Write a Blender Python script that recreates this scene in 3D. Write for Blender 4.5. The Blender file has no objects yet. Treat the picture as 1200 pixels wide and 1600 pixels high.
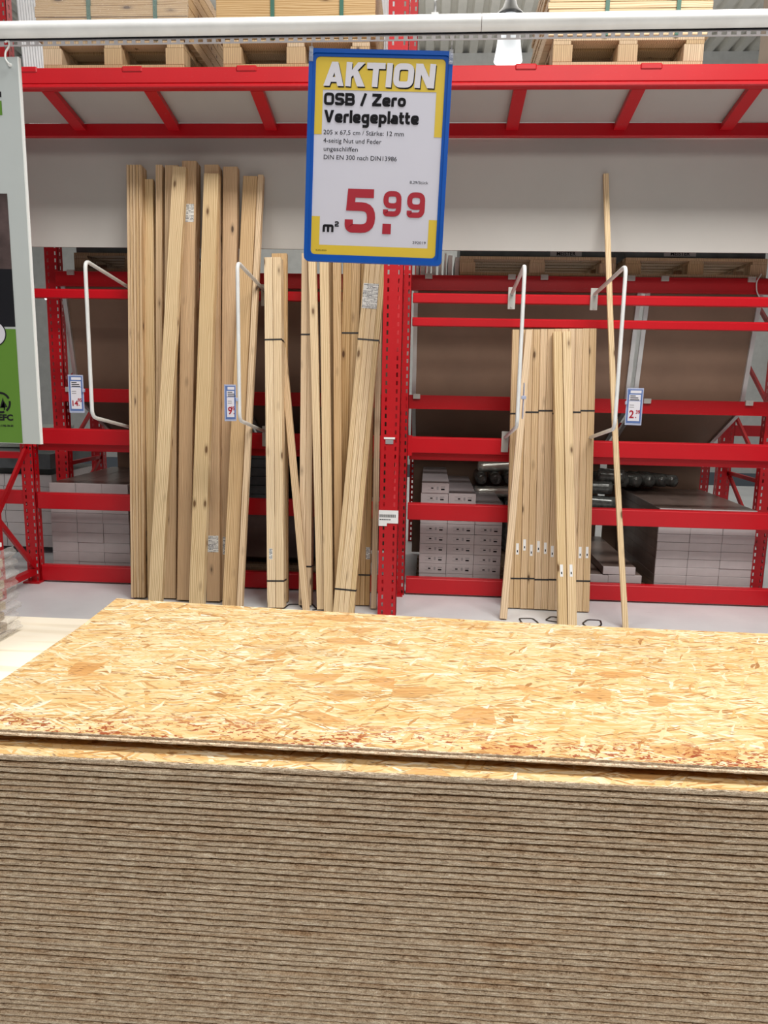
import bpy, bmesh, math, random
from mathutils import Vector, Matrix
rnd = random.Random(7)
SC = bpy.context.scene
COL = SC.collection
R = math.radians

# ------------------------------------------------------------------ camera
F = 1150.0
CAM = Vector((0, 0, 1.45))
def _cam(p, y, r):
    cy, sy = math.cos(y), math.sin(y)
    f = Vector((-sy*math.cos(p), cy*math.cos(p), -math.sin(p))); x = Vector((cy, sy, 0)); d = f.cross(x)
    c, s = math.cos(r), math.sin(r)
    return c*x + s*d, -s*x + c*d, f
AX, AD, AF = _cam(R(9.635), R(3.388), R(-1.117))
cd = bpy.data.cameras.new('camera'); cam = bpy.data.objects.new('camera', cd); COL.objects.link(cam)
cam.matrix_world = Matrix(((AX.x, -AD.x, -AF.x, CAM.x), (AX.y, -AD.y, -AF.y, CAM.y), (AX.z, -AD.z, -AF.z, CAM.z), (0, 0, 0, 1)))
cd.sensor_fit = 'VERTICAL'; cd.sensor_height = 36; cd.lens = 36*F/1600; cd.clip_start = .02
SC.camera = cam
SC.view_settings.view_transform = 'Standard'; SC.view_settings.look = 'None'
SC.view_settings.gamma = 1; SC.view_settings.exposure = 0.0
try: SC.view_settings.use_curve_mapping = False
except Exception: pass

# ------------------------------------------------------------------ world and lamps
w = bpy.data.worlds.new('world'); SC.world = w; w.use_nodes = True
w.node_tree.nodes['Background'].inputs[0].default_value = (.80, .90, 1.0, 1)
w.node_tree.nodes['Background'].inputs[1].default_value = .05
def area(name, loc, sx, sy, power, rot=(0, 0, 0), col=(1, .97, .92)):
    l = bpy.data.lights.new(name, 'AREA'); l.shape = 'RECTANGLE'; l.size = sx; l.size_y = sy; l.energy = power; l.color = col
    o = bpy.data.objects.new(name, l); o.location = loc; o.rotation_euler = rot; COL.objects.link(o); return o
# rows of hall lamps under the roof: the customer aisle in front of the rack, and the aisle beyond it
area('aisle_lamp', (1.9, 1.7, 6.4), 3.4, 1.2, 400)
area('aisle_lamp', (-3.2, 1.6, 6.4), 2.4, 1.2, 120)
area('aisle_lamp', (1.0, -2.8, 5.8), 5.0, 1.5, 290, col=(1, .95, .88))
area('aisle_lamp', (0, 10.0, 6.4), 9.0, 1.2, 130)
area('ceiling_fill_light', (0, 9.5, 5.0), 9.0, 1.0, 200, rot=(math.pi, 0, 0))  # added upward fill that brightens the roof sheet, not one of the hall lamps

# ------------------------------------------------------------------ measuring from the photograph
def ray(px, py): return AX*((px-600)/F) + AD*((py-800)/F) + AF
def onY(px, py, Y):
    d = ray(px, py); return CAM + d*(Y/d.y)
def onZ(px, py, Z):
    d = ray(px, py); return CAM + d*((Z-CAM.z)/d.z)
def proj(v):
    q = v - CAM; z = q.dot(AF); return 600+F*q.dot(AX)/z, 800+F*q.dot(AD)/z
def floor_at(px, Y, z=0.0):
    x = 0.0
    for _ in range(20):
        u = proj(Vector((x, Y, z)))[0]; x += (px-u)*Y/F
    return Vector((x, Y, z))

# ------------------------------------------------------------------ object helpers
def tag(o, label=None, cat=None, group=None, kind=None):
    if label: o['label'] = label
    if cat: o['category'] = cat
    if group: o['group'] = group
    if kind: o['kind'] = kind
    return o
def empty(name, loc=(0, 0, 0), rot=(0, 0, 0)):
    o = bpy.data.objects.new(name, None); o.location = loc; o.rotation_euler = rot; o.empty_display_size = .05
    COL.objects.link(o); return o
class MB:
    def __init__(s): s.v = []; s.f = []; s.m = []; s.smooth = []
    def add(s, vs, fs, mi=0, sm=False):
        n = len(s.v); s.v += [tuple(a) for a in vs]
        for f in fs: s.f.append([n+i for i in f]); s.m.append(mi); s.smooth.append(sm)
        return s
    def box(s, x0, x1, y0, y1, z0, z1, mi=0, M=None, b=0):
        if b > 0:   # chamfered box
            X, Y, Z = (x0, x1), (y0, y1), (z0, z1); bm = bmesh.new(); bmesh.ops.create_cube(bm, size=1)
            for v in bm.verts:
                v.co = Vector(((x0+x1)/2+v.co.x*(x1-x0), (y0+y1)/2+v.co.y*(y1-y0), (z0+z1)/2+v.co.z*(z1-z0)))
            bmesh.ops.bevel(bm, geom=bm.edges[:], offset=b, segments=1, affect='EDGES')
            bm.verts.index_update()
            vs = [v.co.copy() for v in bm.verts]; fs = [[v.index for v in f.verts] for f in bm.faces]; bm.free()
        else:
            vs = [Vector(p) for p in ((x0,y0,z0),(x1,y0,z0),(x1,y1,z0),(x0,y1,z0),(x0,y0,z1),(x1,y0,z1),(x1,y1,z1),(x0,y1,z1))]
            fs = [(0,3,2,1),(4,5,6,7),(0,1,5,4),(1,2,6,5),(2,3,7,6),(3,0,4,7)]
        if M: vs = [M @ v for v in vs]
        return s.add(vs, fs, mi)
    def bar(s, a, b, w, h, mi=0, up=Vector((0, 0, 1))):
        a = Vector(a); b = Vector(b); z = (b-a).normalized()
        x = z.cross(up); x = (Vector((1, 0, 0)) if x.length < 1e-4 else x).normalized(); y = x.cross(z).normalized()
        vs = []
        for p in (a, b):
            for i, j in ((-1, -1), (1, -1), (1, 1), (-1, 1)): vs.append(p + x*(i*w/2) + y*(j*h/2))
        return s.add(vs, [(0,1,2,3),(7,6,5,4),(0,4,5,1),(1,5,6,2),(2,6,7,3),(3,7,4,0)], mi)
    def tube(s, pts, r, n=12, mi=0, cap=True):
        pts = [Vector(p) for p in pts]; k = len(pts); rr = r if isinstance(r, (list, tuple)) else [r]*k
        t0 = (pts[1]-pts[0]).normalized(); u = t0.orthogonal().normalized(); vs = []
        for i, p in enumerate(pts):
            t = (pts[min(i+1, k-1)]-pts[max(i-1, 0)]).normalized()
            u = (u - t*u.dot(t)).normalized(); v = t.cross(u)
            for j in range(n):
                a = 2*math.pi*j/n; vs.append(p + (u*math.cos(a)+v*math.sin(a))*rr[i])
        fs = [(i*n+j, i*n+(j+1) % n, (i+1)*n+(j+1) % n, (i+1)*n+j) for i in range(k-1) for j in range(n)]
        s.add(vs, fs, mi, True)
        if cap: s.f += [[len(s.v)-len(vs)+j for j in range(n)][::-1], [len(s.v)-n+j for j in range(n)]]; s.m += [mi, mi]; s.smooth += [False, False]
        return s
    def build(s, name, mats, parent=None, loc=None, M=None):
        me = bpy.data.meshes.new(name); me.from_pydata(s.v, [], s.f)
        for m in (mats if isinstance(mats, (list, tuple)) else [mats]): me.materials.append(m)
        me.polygons.foreach_set('material_index', s.m); me.polygons.foreach_set('use_smooth', s.smooth); me.update()
        return put(name, me, parent, loc, M)
def put(name, me, parent=None, loc=None, M=None):
    o = bpy.data.objects.new(name, me); COL.objects.link(o)
    if parent: o.parent = parent
    if M: o.matrix_local = M
    if loc: o.location = loc
    return o
def bend(pts, r, n=5):
    """round the corners of a polyline"""
    pts = [Vector(p) for p in pts]; out = [pts[0]]
    for a, b, c in zip(pts, pts[1:], pts[2:]):
        u = (a-b); v = (c-b); k = min(r, u.length*.49, v.length*.49); p = b+u.normalized()*k; q = b+v.normalized()*k
        for i in range(n+1):
            t = i/n; out.append(p*(1-t)**2 + b*2*t*(1-t) + q*t*t)
    return out+[pts[-1]]

# ------------------------------------------------------------------ materials
class NT:
    def __init__(s, name):
        s.m = bpy.data.materials.new(name); s.m.use_nodes = True; s.t = s.m.node_tree; s.b = s.t.nodes['Principled BSDF']; s.co = s.t.nodes.new('ShaderNodeTexCoord')
    def n(s, typ, **k):
        x = s.t.nodes.new('ShaderNode'+typ)
        for a, b in k.items(): setattr(x, a, b)
        return x
    def l(s, a, b): s.t.links.new(a, b)
    def mapped(s, scale, rot=(0, 0, 0), loc=(0, 0, 0), src=None):
        m = s.n('Mapping'); m.inputs['Scale'].default_value = scale; m.inputs['Rotation'].default_value = rot; m.inputs['Location'].default_value = loc
        s.l(src or s.co.outputs['Object'], m.inputs['Vector']); return m.outputs[0]
    def noise(s, vec, scale=1, detail=3, rough=.5, dist=0):
        x = s.n('TexNoise'); x.inputs['Scale'].default_value = scale; x.inputs['Detail'].default_value = detail
        x.inputs['Roughness'].default_value = rough; x.inputs['Distortion'].default_value = dist; s.l(vec, x.inputs['Vector']); return x
    def ramp(s, fac, stops, interp='LINEAR'):
        x = s.n('ValToRGB'); e = x.color_ramp.elements; x.color_ramp.interpolation = interp
        while len(e) < len(stops): e.new(.5)
        for i, (p, c) in enumerate(stops): e[i].position = p; e[i].color = (c+(1,) if len(c) == 3 else c) if isinstance(c, tuple) else (c, c, c, 1)
        s.l(fac, x.inputs[0]); return x.outputs[0]
    def math(s, op, a, b=None, clamp=False):
        x = s.n('Math', operation=op); x.use_clamp = clamp
        for i, q in enumerate((a, b)):
            if q is None: continue
            if isinstance(q, (int, float)): x.inputs[i].default_value = q
            else: s.l(q, x.inputs[i])
        return x.outputs[0]
    def mix(s, fac, a, b, mode='MIX'):
        x = s.n('MixRGB', blend_type=mode)
        for i, q in enumerate((fac, a, b)):
            if isinstance(q, (int, float)): x.inputs[i].default_value = q
            elif isinstance(q, tuple): x.inputs[i].default_value = q+(1,)
            else: s.l(q, x.inputs[i])
        return x.outputs[0]
    def bump(s, h, st=.3, d=.002):
        x = s.n('Bump'); x.inputs['Strength'].default_value = st; x.inputs['Distance'].default_value = d; s.l(h, x.inputs['Height']); s.l(x.outputs[0], s.b.inputs['Normal'])
    def col(s, c):
        if isinstance(c, tuple): s.b.inputs['Base Color'].default_value = c+(1,)
        else: s.l(c, s.b.inputs['Base Color'])
    def set(s, rough=.5, metal=0, spec=None):
        s.b.inputs['Roughness'].default_value = rough; s.b.inputs['Metallic'].default_value = metal
        if spec is not None: s.b.inputs['Specular IOR Level'].default_value = spec
        return s.m
def plain(name, c, rough=.5, metal=0, var=.08, scale=6, spec=None):
    t = NT(name); n = t.noise(t.mapped((1, 1, 1)), scale, 4, .6)
    k = t.ramp(n.outputs['Fac'], [(.3, tuple(max(0, x*(1-var)) for x in c)), (.7, tuple(min(1, x*(1+var)) for x in c))])
    t.col(k); t.bump(n.outputs['Fac'], .05, .002); return t.set(rough, metal, spec)
def emit(name, c, s):
    t = NT(name); t.b.inputs['Emission Color'].default_value = c+(1,); t.b.inputs['Emission Strength'].default_value = s; t.col((.35, .36, .36)); return t.m

def wood(name, light, mid, dark, knots=.5, grain=1.0):
    """softwood, grain along local Z"""
    t = NT(name); oi = t.n('ObjectInfo'); add = t.n('VectorMath', operation='ADD'); sc = t.n('VectorMath', operation='SCALE')
    cmb = t.n('CombineXYZ'); t.l(oi.outputs['Random'], cmb.inputs[0]); t.l(oi.outputs['Random'], cmb.inputs[2])
    t.l(cmb.outputs[0], sc.inputs[0]); sc.inputs['Scale'].default_value = 37.0
    t.l(t.co.outputs['Object'], add.inputs[0]); t.l(sc.outputs[0], add.inputs[1]); V = add.outputs[0]
    big = t.noise(t.mapped((4, 4, .7), src=V), 1, 2, .5)
    g = t.n('TexWave', wave_type='BANDS', bands_direction='X'); g.inputs['Scale'].default_value = 9*grain; g.inputs['Distortion'].default_value = 9
    g.inputs['Detail'].default_value = 2; g.inputs['Detail Scale'].default_value = .8
    t.l(t.mapped((3.2, 3.2, .28), src=V), g.inputs['Vector'])
    fine = t.noise(t.mapped((220, 220, 4), src=V), 1, 3, .6)
    a = t.math('ADD', t.math('MULTIPLY', g.outputs['Fac'], .55), t.math('MULTIPLY', fine.outputs['Fac'], .55))
    c = t.ramp(a, [(.25, tuple(q*.86 for q in mid)), (.48, mid), (.66, light), (.95, light)])
    c = t.mix(t.ramp(big.outputs['Fac'], [(.35, 0.0), (.75, .55)]), c, mid)
    vo = t.n('TexVoronoi'); vo.inputs['Scale'].default_value = 1; t.l(t.mapped((13, 13, 4.6), src=V), vo.inputs['Vector'])
    kn = t.ramp(vo.outputs['Distance'], [(.0, 1.0), (.08, 1.0), (.13, .35), (.24, 0.0)])
    sel = t.math('GREATER_THAN', t.n('SeparateColor').outputs[0], 0)  # placeholder, replaced below
    sep = t.n('SeparateColor'); t.l(vo.outputs['Color'], sep.inputs[0]); sel = t.math('GREATER_THAN', sep.outputs[0], 1-knots)
    c = t.mix(t.math('MULTIPLY', kn, sel), c, dark)
    hs = t.n('HueSaturation'); t.l(c, hs.inputs['Color'])
    t.l(t.math('ADD', t.math('MULTIPLY', oi.outputs['Random'], .22), .88), hs.inputs['Value'])
    t.l(t.math('ADD', t.math('MULTIPLY', oi.outputs['Random'], -.25), 1.1), hs.inputs['Saturation'])
    t.col(hs.outputs[0]); t.bump(fine.outputs['Fac'], .15, .001); return t.set(.62, 0, .3)

def osb(name, red=False, pale=0.0):
    t = NT(name); oi = t.n('ObjectInfo'); cmb = t.n('CombineXYZ'); t.l(oi.outputs['Random'], cmb.inputs[0])
    sc = t.n('VectorMath', operation='SCALE'); sc.inputs['Scale'].default_value = 9; t.l(cmb.outputs[0], sc.inputs[0])
    add = t.n('VectorMath', operation='ADD'); t.l(t.co.outputs['Object'], add.inputs[0]); t.l(sc.outputs[0], add.inputs[1])
    wob = t.noise(add.outputs[0], 9, 3, .6); ws = t.n('VectorMath', operation='SCALE'); ws.inputs['Scale'].default_value = .035
    t.l(wob.outputs['Color'], ws.inputs[0]); ad2 = t.n('VectorMath', operation='ADD'); t.l(add.outputs[0], ad2.inputs[0]); t.l(ws.outputs[0], ad2.inputs[1]); V = ad2.outputs[0]
    stops = [(0, (.40, .20, .07)), (.07, (.60, .33, .12)), (.18, (.73, .46, .18)), (.38, (.80, .55, .25)), (.6, (.83, .60, .31)), (.8, (.86, .67, .39)), (.93, (.90, .77, .53)), (1, (.95, .87, .68))]
    c = None
    for i, (ang, L, W, cov) in enumerate(((3, .13, .024, 1), (-30, .09, .015, .42), (19, .10, .013, .42), (-13, .12, .014, .42), (9, .12, .009, .42), (62, .045, .015, .12), (-5, .09, .0055, .42), (28, .05, .0045, .25), (-20, .05, .004, .25), (-66, .035, .007, .08))):
        ro = t.n('VectorRotate', rotation_type='Z_AXIS'); ro.inputs['Angle'].default_value = R(ang); t.l(V, ro.inputs['Vector'])
        mp = t.mapped((1/L, 1/W, 1), src=ro.outputs[0], loc=(i*3.3, i*7.7, 0))
        vo = t.n('TexVoronoi', voronoi_dimensions='2D'); vo.inputs['Scale'].default_value = 1; t.l(mp, vo.inputs['Vector'])
        ve = t.n('TexVoronoi', voronoi_dimensions='2D', feature='DISTANCE_TO_EDGE'); ve.inputs['Scale'].default_value = 1; t.l(mp, ve.inputs['Vector'])
        sp = t.n('SeparateColor'); t.l(vo.outputs['Color'], sp.inputs[0])
        fb = t.noise(t.mapped((1.2, 6, 1), src=mp), 1.6, 3, .65)
        val = t.math('ADD', sp.outputs[0], t.math('MULTIPLY', t.math('SUBTRACT', fb.outputs['Fac'], .5), .55), True)
        ci = t.ramp(val, stops)
        ed = t.ramp(ve.outputs['Distance'], [(0, 1.0), (.02, .7), (.05, 0.0)])
        ed = t.math('MULTIPLY', t.math('MULTIPLY', ed, t.math('GREATER_THAN', sp.outputs[2], .62)), .6)
        ci = t.mix(ed, ci, (.22, .11, .045))
        if c is None: c = ci
        else: c = t.mix(t.math('GREATER_THAN', sp.outputs[1], 1-cov), c, ci)
    # a few broad orange-brown flakes
    vb = t.n('TexVoronoi', voronoi_dimensions='2D'); vb.inputs['Scale'].default_value = 1; t.l(t.mapped((14, 24, 1), rot=(0, 0, R(6)), src=V), vb.inputs['Vector'])
    sb_ = t.n('SeparateColor'); t.l(vb.outputs['Color'], sb_.inputs[0])
    fg = t.noise(t.mapped((6, 160, 1), src=V), 1, 3, .6)
    c = t.mix(t.math('MULTIPLY', t.math('GREATER_THAN', sb_.outputs[0], .955), .8), c, t.ramp(fg.outputs['Fac'], [(.3, (.50, .24, .07)), (.7, (.76, .45, .17))]))
    # slivers of dark bark
    sl = t.n('TexVoronoi', voronoi_dimensions='2D'); sl.inputs['Scale'].default_value = 1
    t.l(t.mapped((30, 190, 1), src=t.mapped((1, 1, 1), rot=(0, 0, R(14)), src=V)), sl.inputs['Vector'])
    ss = t.n('SeparateColor'); t.l(sl.outputs['Color'], ss.inputs[0])
    c = t.mix(t.math('MULTIPLY', t.ramp(sl.outputs['Distance'], [(0, 1.0), (.12, .8), (.2, 0.0)]), t.math('GREATER_THAN', ss.outputs[0], .72)), c, (.15, .08, .045))
    warm = t.noise(t.mapped((3, 5, 1), src=V), 1, 3, .6)
    c = t.mix(t.ramp(warm.outputs['Fac'], [(.42, 0.0), (.72, .55)]), c, (.92, .70, .42), 'MULTIPLY')
    if red:
        sx = t.n('SeparateXYZ'); t.l(t.co.outputs['Object'], sx.inputs[0])
        band = t.ramp(sx.outputs[1], [(.0, 1.0), (.035, .8), (.10, 0.0)])
        sp1 = t.noise(t.mapped((70, 130, 1), src=V), 1, 2, .6, .8); cl = t.noise(t.mapped((9, 14, 1), src=V), 1, 2, .5)
        m = t.math('MULTIPLY', t.math('GREATER_THAN', t.math('ADD', sp1.outputs['Fac'], t.math('MULTIPLY', t.math('SUBTRACT', cl.outputs['Fac'], .5), .55)), .585), t.math('GREATER_THAN', band, .12))
        m = t.math('MULTIPLY', m, t.ramp(band, [(.1, .35), (.7, .9)]))
        c = t.mix(m, c, (.33, .055, .012))
        dz = t.math('MULTIPLY', t.ramp(t.noise(t.mapped((2.6, 7, 1), src=t.co.outputs['Object']), 1, 3, .5).outputs['Fac'], [(.56, 0.0), (.7, .35)]), 1)
        c = t.mix(dz, c, (.45, .38, .28), 'MULTIPLY')
    c = t.mix(1.0, c, (.86, .87, .90), 'MULTIPLY')
    t.col(c); t.bump(fb.outputs['Fac'], .25, .001); return t.set(.55, 0, .35)

def osb_edge(name):
    t = NT(name); oi = t.n('ObjectInfo'); cmb = t.n('CombineXYZ'); t.l(oi.outputs['Random'], cmb.inputs[0]); t.l(oi.outputs['Random'], cmb.inputs[2])
    sc = t.n('VectorMath', operation='SCALE'); sc.inputs['Scale'].default_value = 53; t.l(cmb.outputs[0], sc.inputs[0])
    add = t.n('VectorMath', operation='ADD'); t.l(t.co.outputs['Object'], add.inputs[0]); t.l(sc.outputs[0], add.inputs[1]); V = add.outputs[0]
    a = t.noise(t.mapped((48, 70, 290), src=V), 1, 5, .75, 1.4); b = t.noise(t.mapped((330, 300, 800), src=V), 1, 3, .7)
    c0 = t.ramp(t.math('ADD', t.math('MULTIPLY', a.outputs['Fac'], .6), t.math('MULTIPLY', b.outputs['Fac'], .4)),
                [(.35, (.12, .065, .035)), (.42, (.40, .28, .18)), (.49, (.62, .48, .34)), (.57, (.82, .69, .52)), (.65, (1, .94, .82))])
    hue = t.noise(t.mapped((7, 7, 90), src=V), 1, 2, .5)
    c = t.mix(t.ramp(hue.outputs['Fac'], [(.5, 0.0), (.75, .5)]), c0, (.72, .50, .30), 'MULTIPLY')
    t.col(c); t.bump(a.outputs['Fac'], 1.0, .003); return t.set(.85, 0, .15)

def red_paint(name, c, rough=.33):
    t = NT(name); n = t.noise(t.mapped((1, 1, 1)), 3, 4, .6); s = t.noise(t.mapped((40, 40, 300)), 1, 2, .5)
    k = t.ramp(n.outputs['Fac'], [(.3, tuple(x*.9 for x in c)), (.7, c)])
    k = t.mix(t.ramp(s.outputs['Fac'], [(.66, 0.0), (.74, .25)]), k, (.45, .18, .18))
    t.col(k); t.bump(n.outputs['Fac'], .05, .003); return t.set(rough)

M = {}
M['red'] = red_paint('red_paint', (.56, .002, .010), .38)
M['red_post'] = red_paint('red_post_paint', (.50, .002, .008), .42)
M['white_tube'] = plain('white_powder_coat', (.80, .82, .82), .35)
M['rail'] = plain('white_rail', (.86, .88, .89), .22)
M['rail_grey'] = plain('grey_rail_strip', (.50, .48, .50), .4)
M['panel'] = plain('melamine_panel', (.47, .45, .425), .5, var=.03, scale=2)
M['hardboard'] = plain('brown_hardboard', (.20, .125, .085), .6, var=.1, scale=3)
M['alu'] = plain('aluminium_strip', (.62, .62, .62), .35, .6)
M['clip'] = plain('zinc_clip', (.60, .60, .57), .4, .3)
M['pine'] = wood('pine_wood', (.74, .54, .32), (.56, .36, .18), (.12, .06, .03), .55)
M['pine_light'] = wood('pale_spruce_wood', (.87, .69, .44), (.68, .48, .27), (.18, .10, .05), .55)
M['pine_fir'] = wood('fir_wood', (.68, .48, .28), (.50, .31, .16), (.08, .045, .025), .55, 1.4)
M['lath'] = wood('planed_spruce', (.76, .57, .36), (.60, .41, .23), (.14, .08, .04), .5)
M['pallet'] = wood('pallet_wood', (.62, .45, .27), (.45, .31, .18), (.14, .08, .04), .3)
M['pallet_dark'] = wood('dark_pallet_wood', (.30, .21, .13), (.20, .13, .08), (.06, .04, .02), .3)  # darker tone of the pallet wood
M['strap'] = plain('black_band', (.02, .02, .022), .4)
M['label'] = None
M['carton'] = plain('white_carton', (.47, .435, .44), .6, var=.05, scale=12)
M['carton_brown'] = plain('oak_print_carton', (.15, .11, .095), .3, var=.25, scale=8)
M['carton_grey'] = plain('grey_carton', (.30, .27, .28), .35, var=.06)
M['ink'] = plain('black_print', (.012, .012, .015), .8, spec=.1)
M['grey_ink'] = plain('grey_print', (.30, .29, .30), .6)
M['foil'] = plain('silver_foil', (.75, .78, .72), .22, .7)
M['dark_foil'] = plain('dark_wrapped_foil', (.10, .105, .10), .22, .3, var=.5, scale=30)
M['blue'] = plain('blue_plastic_frame', (.0005, .08, .42), .5, spec=.25)
M['yellow'] = plain('yellow_print', (.66, .48, .035), .5, var=.02)
M['sign_white'] = plain('white_sign_paper', (.60, .61, .72), .45, var=.01)
M['sign_red'] = plain('red_print', (.36, .008, .025), .45, var=.02)
M['sign_letter'] = plain('white_letter_print', (.66, .66, .74), .45, var=.01)
M['poster'] = plain('white_poster_board', (.52, .57, .58), .4, var=.015)
M['poster_edge'] = plain('white_board_edge', (.88, .92, .92), .4, var=.01)
M['green'] = plain('green_print', (.115, .255, .035), .4, var=.02)
M['photo'] = plain('dark_photo_print', (.085, .06, .06), .35, var=.6, scale=9)
M['black'] = plain('black_print_field', (.012, .012, .016), .35)
M['tag_blue'] = plain('blue_tag_print', (.10, .17, .40), .4)
M['tag_plastic'] = plain('tag_pocket_plastic', (.42, .46, .62), .2)
M['tag_paper'] = plain('tag_paper', (.70, .68, .74), .5, var=.02)
M['osb_top'] = osb('osb_surface_top_sheet', True)
M['osb'] = osb('osb_surface')
M['osb_edge'] = osb_edge('osb_cut_edge')
M['ply'] = wood('pale_plywood', (.93, .87, .74), (.88, .79, .62), (.55, .4, .25), .1, .5)
M['lamp_metal'] = plain('black_lamp_metal', (.03, .03, .03), .4)

# film wrap: crinkled glossy clear film
def film(name, tint, rough=.12, alpha=.32):
    t = NT(name); n = t.noise(t.mapped((18, 18, 60)), 1, 5, .7, 1.5); t.col(tint); t.bump(n.outputs['Fac'], 1.0, .02)
    t.b.inputs['Alpha'].default_value = alpha; t.b.inputs['Specular IOR Level'].default_value = .8; return t.set(rough)
M['film'] = film('clear_stretch_film', (.85, .86, .86), .1, .2)
def sticker_mat():
    t = NT('printed_sticker'); sx = t.n('SeparateXYZ'); t.l(t.co.outputs['Object'], sx.inputs[0])
    zr = t.math('MULTIPLY', sx.outputs[2], 120.0); row = t.math('FLOOR', zr); inrow = t.math('GREATER_THAN', t.math('FRACT', zr), .45)
    cb = t.n('CombineXYZ'); t.l(t.math('MULTIPLY', sx.outputs[0], 260.0), cb.inputs[0]); t.l(t.math('MULTIPLY', row, 7.31), cb.inputs[1])
    n = t.noise(cb.outputs[0], 1, 2, .6); cb2 = t.n('CombineXYZ'); t.l(t.math('MULTIPLY', sx.outputs[0], 30.0), cb2.inputs[0]); t.l(t.math('MULTIPLY', row, 3.7), cb2.inputs[1])
    n2 = t.noise(cb2.outputs[0], 1, 0, .5)
    k = t.math('MULTIPLY', t.math('MULTIPLY', t.math('GREATER_THAN', n.outputs['Fac'], .47), t.math('GREATER_THAN', n2.outputs['Fac'], .45)), inrow)
    t.col(t.mix(k, (.70, .70, .68), (.10, .10, .12))); return t.set(.5)
M['label'] = sticker_mat()

# ------------------------------------------------------------------ the setting
def floor_mat():
    t = NT('grey_coated_floor'); n = t.noise(t.mapped((1, 1, 1)), 1.3, 5, .6); f = t.noise(t.mapped((30, 30, 30)), 1, 4, .7)
    c = t.ramp(n.outputs['Fac'], [(.3, (.58, .60, .63)), (.7, (.72, .74, .76))])
    sc = t.noise(t.mapped((3, 22, 1), rot=(0, 0, .5)), 1, 4, .7, 2)
    c = t.mix(t.ramp(sc.outputs['Fac'], [(.66, 0.0), (.72, .6)]), c, (.30, .30, .31))
    t.col(c); t.bump(f.outputs['Fac'], .05, .001); return t.set(.32)
tag(MB().box(-9, 9, -7, 12, -.1, 0).build('floor', floor_mat()), kind='structure')
# corrugated steel roof, ribs running away from the camera
roof = MB(); zc = 7.2; x = -11.0
while x < 11:
    prof = [(x, zc), (x+.13, zc), (x+.155, zc+.09), (x+.225, zc+.09), (x+.25, zc)]
    for (xa, za), (xb, zb) in zip(prof, prof[1:]):
        roof.add([(xa, -7, za), (xb, -7, zb), (xb, 20, zb), (xa, 20, za)], [(0, 1, 2, 3)])
    x += .25
tag(roof.build('ceiling', plain('galvanised_roof_sheet', (.74, .72, .66), .5, 0, var=.05)), kind='structure')
tag(MB().box(-11, 11, 14, 14.1, 0, 7.2).build('wall_back', plain('light_hall_wall', (.62, .63, .62), .7)), kind='structure')

# ------------------------------------------------------------------ racking
P0, P1 = 4.55, 5.05
def post(parent, xc, yf, w, d, z1, name='post', z0=0.0, side=True):
    """perforated upright: front plate with two columns of slots, side plates with one"""
    m = MB()
    def plate(org, ux, width, cols, sw, sh, pitch=.05):
        xs = [0]
        for c in cols: xs += [c-sw/2, c+sw/2]
        xs.append(width); n = int((z1-z0)/pitch)
        for k in range(n):
            za = z0+k*pitch; hs = [za, za+(pitch-sh)/2, za+(pitch+sh)/2, za+pitch]
            for r in range(3):
                for i in range(len(xs)-1):
                    if r == 1 and i % 2 == 1: continue
                    a = org+ux*xs[i]; b = org+ux*xs[i+1]
                    m.add([(a.x, a.y, hs[r]), (b.x, b.y, hs[r]), (b.x, b.y, hs[r+1]), (a.x, a.y, hs[r+1])], [(0, 1, 2, 3)])
    plate(Vector((xc-w/2, yf, 0)), Vector((1, 0, 0)), w, [w*.22, w*.78], .011, .026)
    if side:
        plate(Vector((xc-w/2, yf, 0)), Vector((0, 1, 0)), d, [d*.5], .013, .026)
        plate(Vector((xc+w/2, yf, 0)), Vector((0, 1, 0)), d, [d*.5], .013, .026)
    o = m.build(name, M['red_post'], parent); s = o.modifiers.new('solid', 'SOLIDIFY'); s.thickness = .003; s.offset = -1
    return o
rack = empty('pallet_rack', (-.2, P1, 0))
tag(rack, 'tall red steel rack with overhead shelf frame and horizontal beams behind the leaning timber', 'rack')
RT = Matrix.Translation((.2, -P1, 0))
def rp(m, name, mat=None):
    o = m.build(name, mat or M['red'], rack); o.location = (.2, -P1, 0); return o
def rpost(*a, **k):
    o = post(rack, *a, **k); o.location = (.2, -P1, 0); return o
XL, XC, XR = -2.84, -.18, 2.46
rpost(-.238, P0, .115, .07, 4.6)
rpost(XC, P1-.01, .07, .07, 4.6)
rpost(XL, P1-.01, .09, .07, 4.6)
rpost(XR, P1-.01, .09, .07, 3.05)
rpost(XL-.02, P0, .115, .07, 4.6)
rpost(XR+.02, P0, .115, .07, 3.1)
for X in (-.215, XL, XR):   # frame lacing between front and rear posts
    zz = [0.12, .55, .98, 1.55, 2.15, 2.75, 3.3]
    for i in range(len(zz)-1):
        m = MB()
        if i % 2: m.bar((X, P0+.07, zz[i]), (X, P1-.01, zz[i+1]), .02, .035)
        else: m.bar((X, P1-.01, zz[i]), (X, P0+.07, zz[i+1]), .02, .035)
        rp(m, 'brace', M['red_post'])
    rp(MB().box(X-.06, X+.06, P1-.06, P1+.08, 0, .012), 'foot_plate', M['red_post'])
    rp(MB().box(X-.025, X+.025, P0+.08, P1-.03, .06, .10), 'brace', M['red_post'])
def zpx(px, py, Y): return onY(px, py, Y).z
def beam(x0, x1, ytop, ybot, Y, d=.05, name='beam', ref=640, flange=True, mat=None, b=.004):
    """box beam whose top and bottom edge heights were read off at photo column ref"""
    zt, zb = zpx(ref, ytop, Y), zpx(ref, ybot, Y)
    m = MB().box(x0, x1, Y, Y+d, zb, zt, b=b)
    if flange: m.box(x0, x1, Y+.004, Y+d-.004, zt-.001, zt+.006)
    return rp(m, name, mat)
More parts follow.
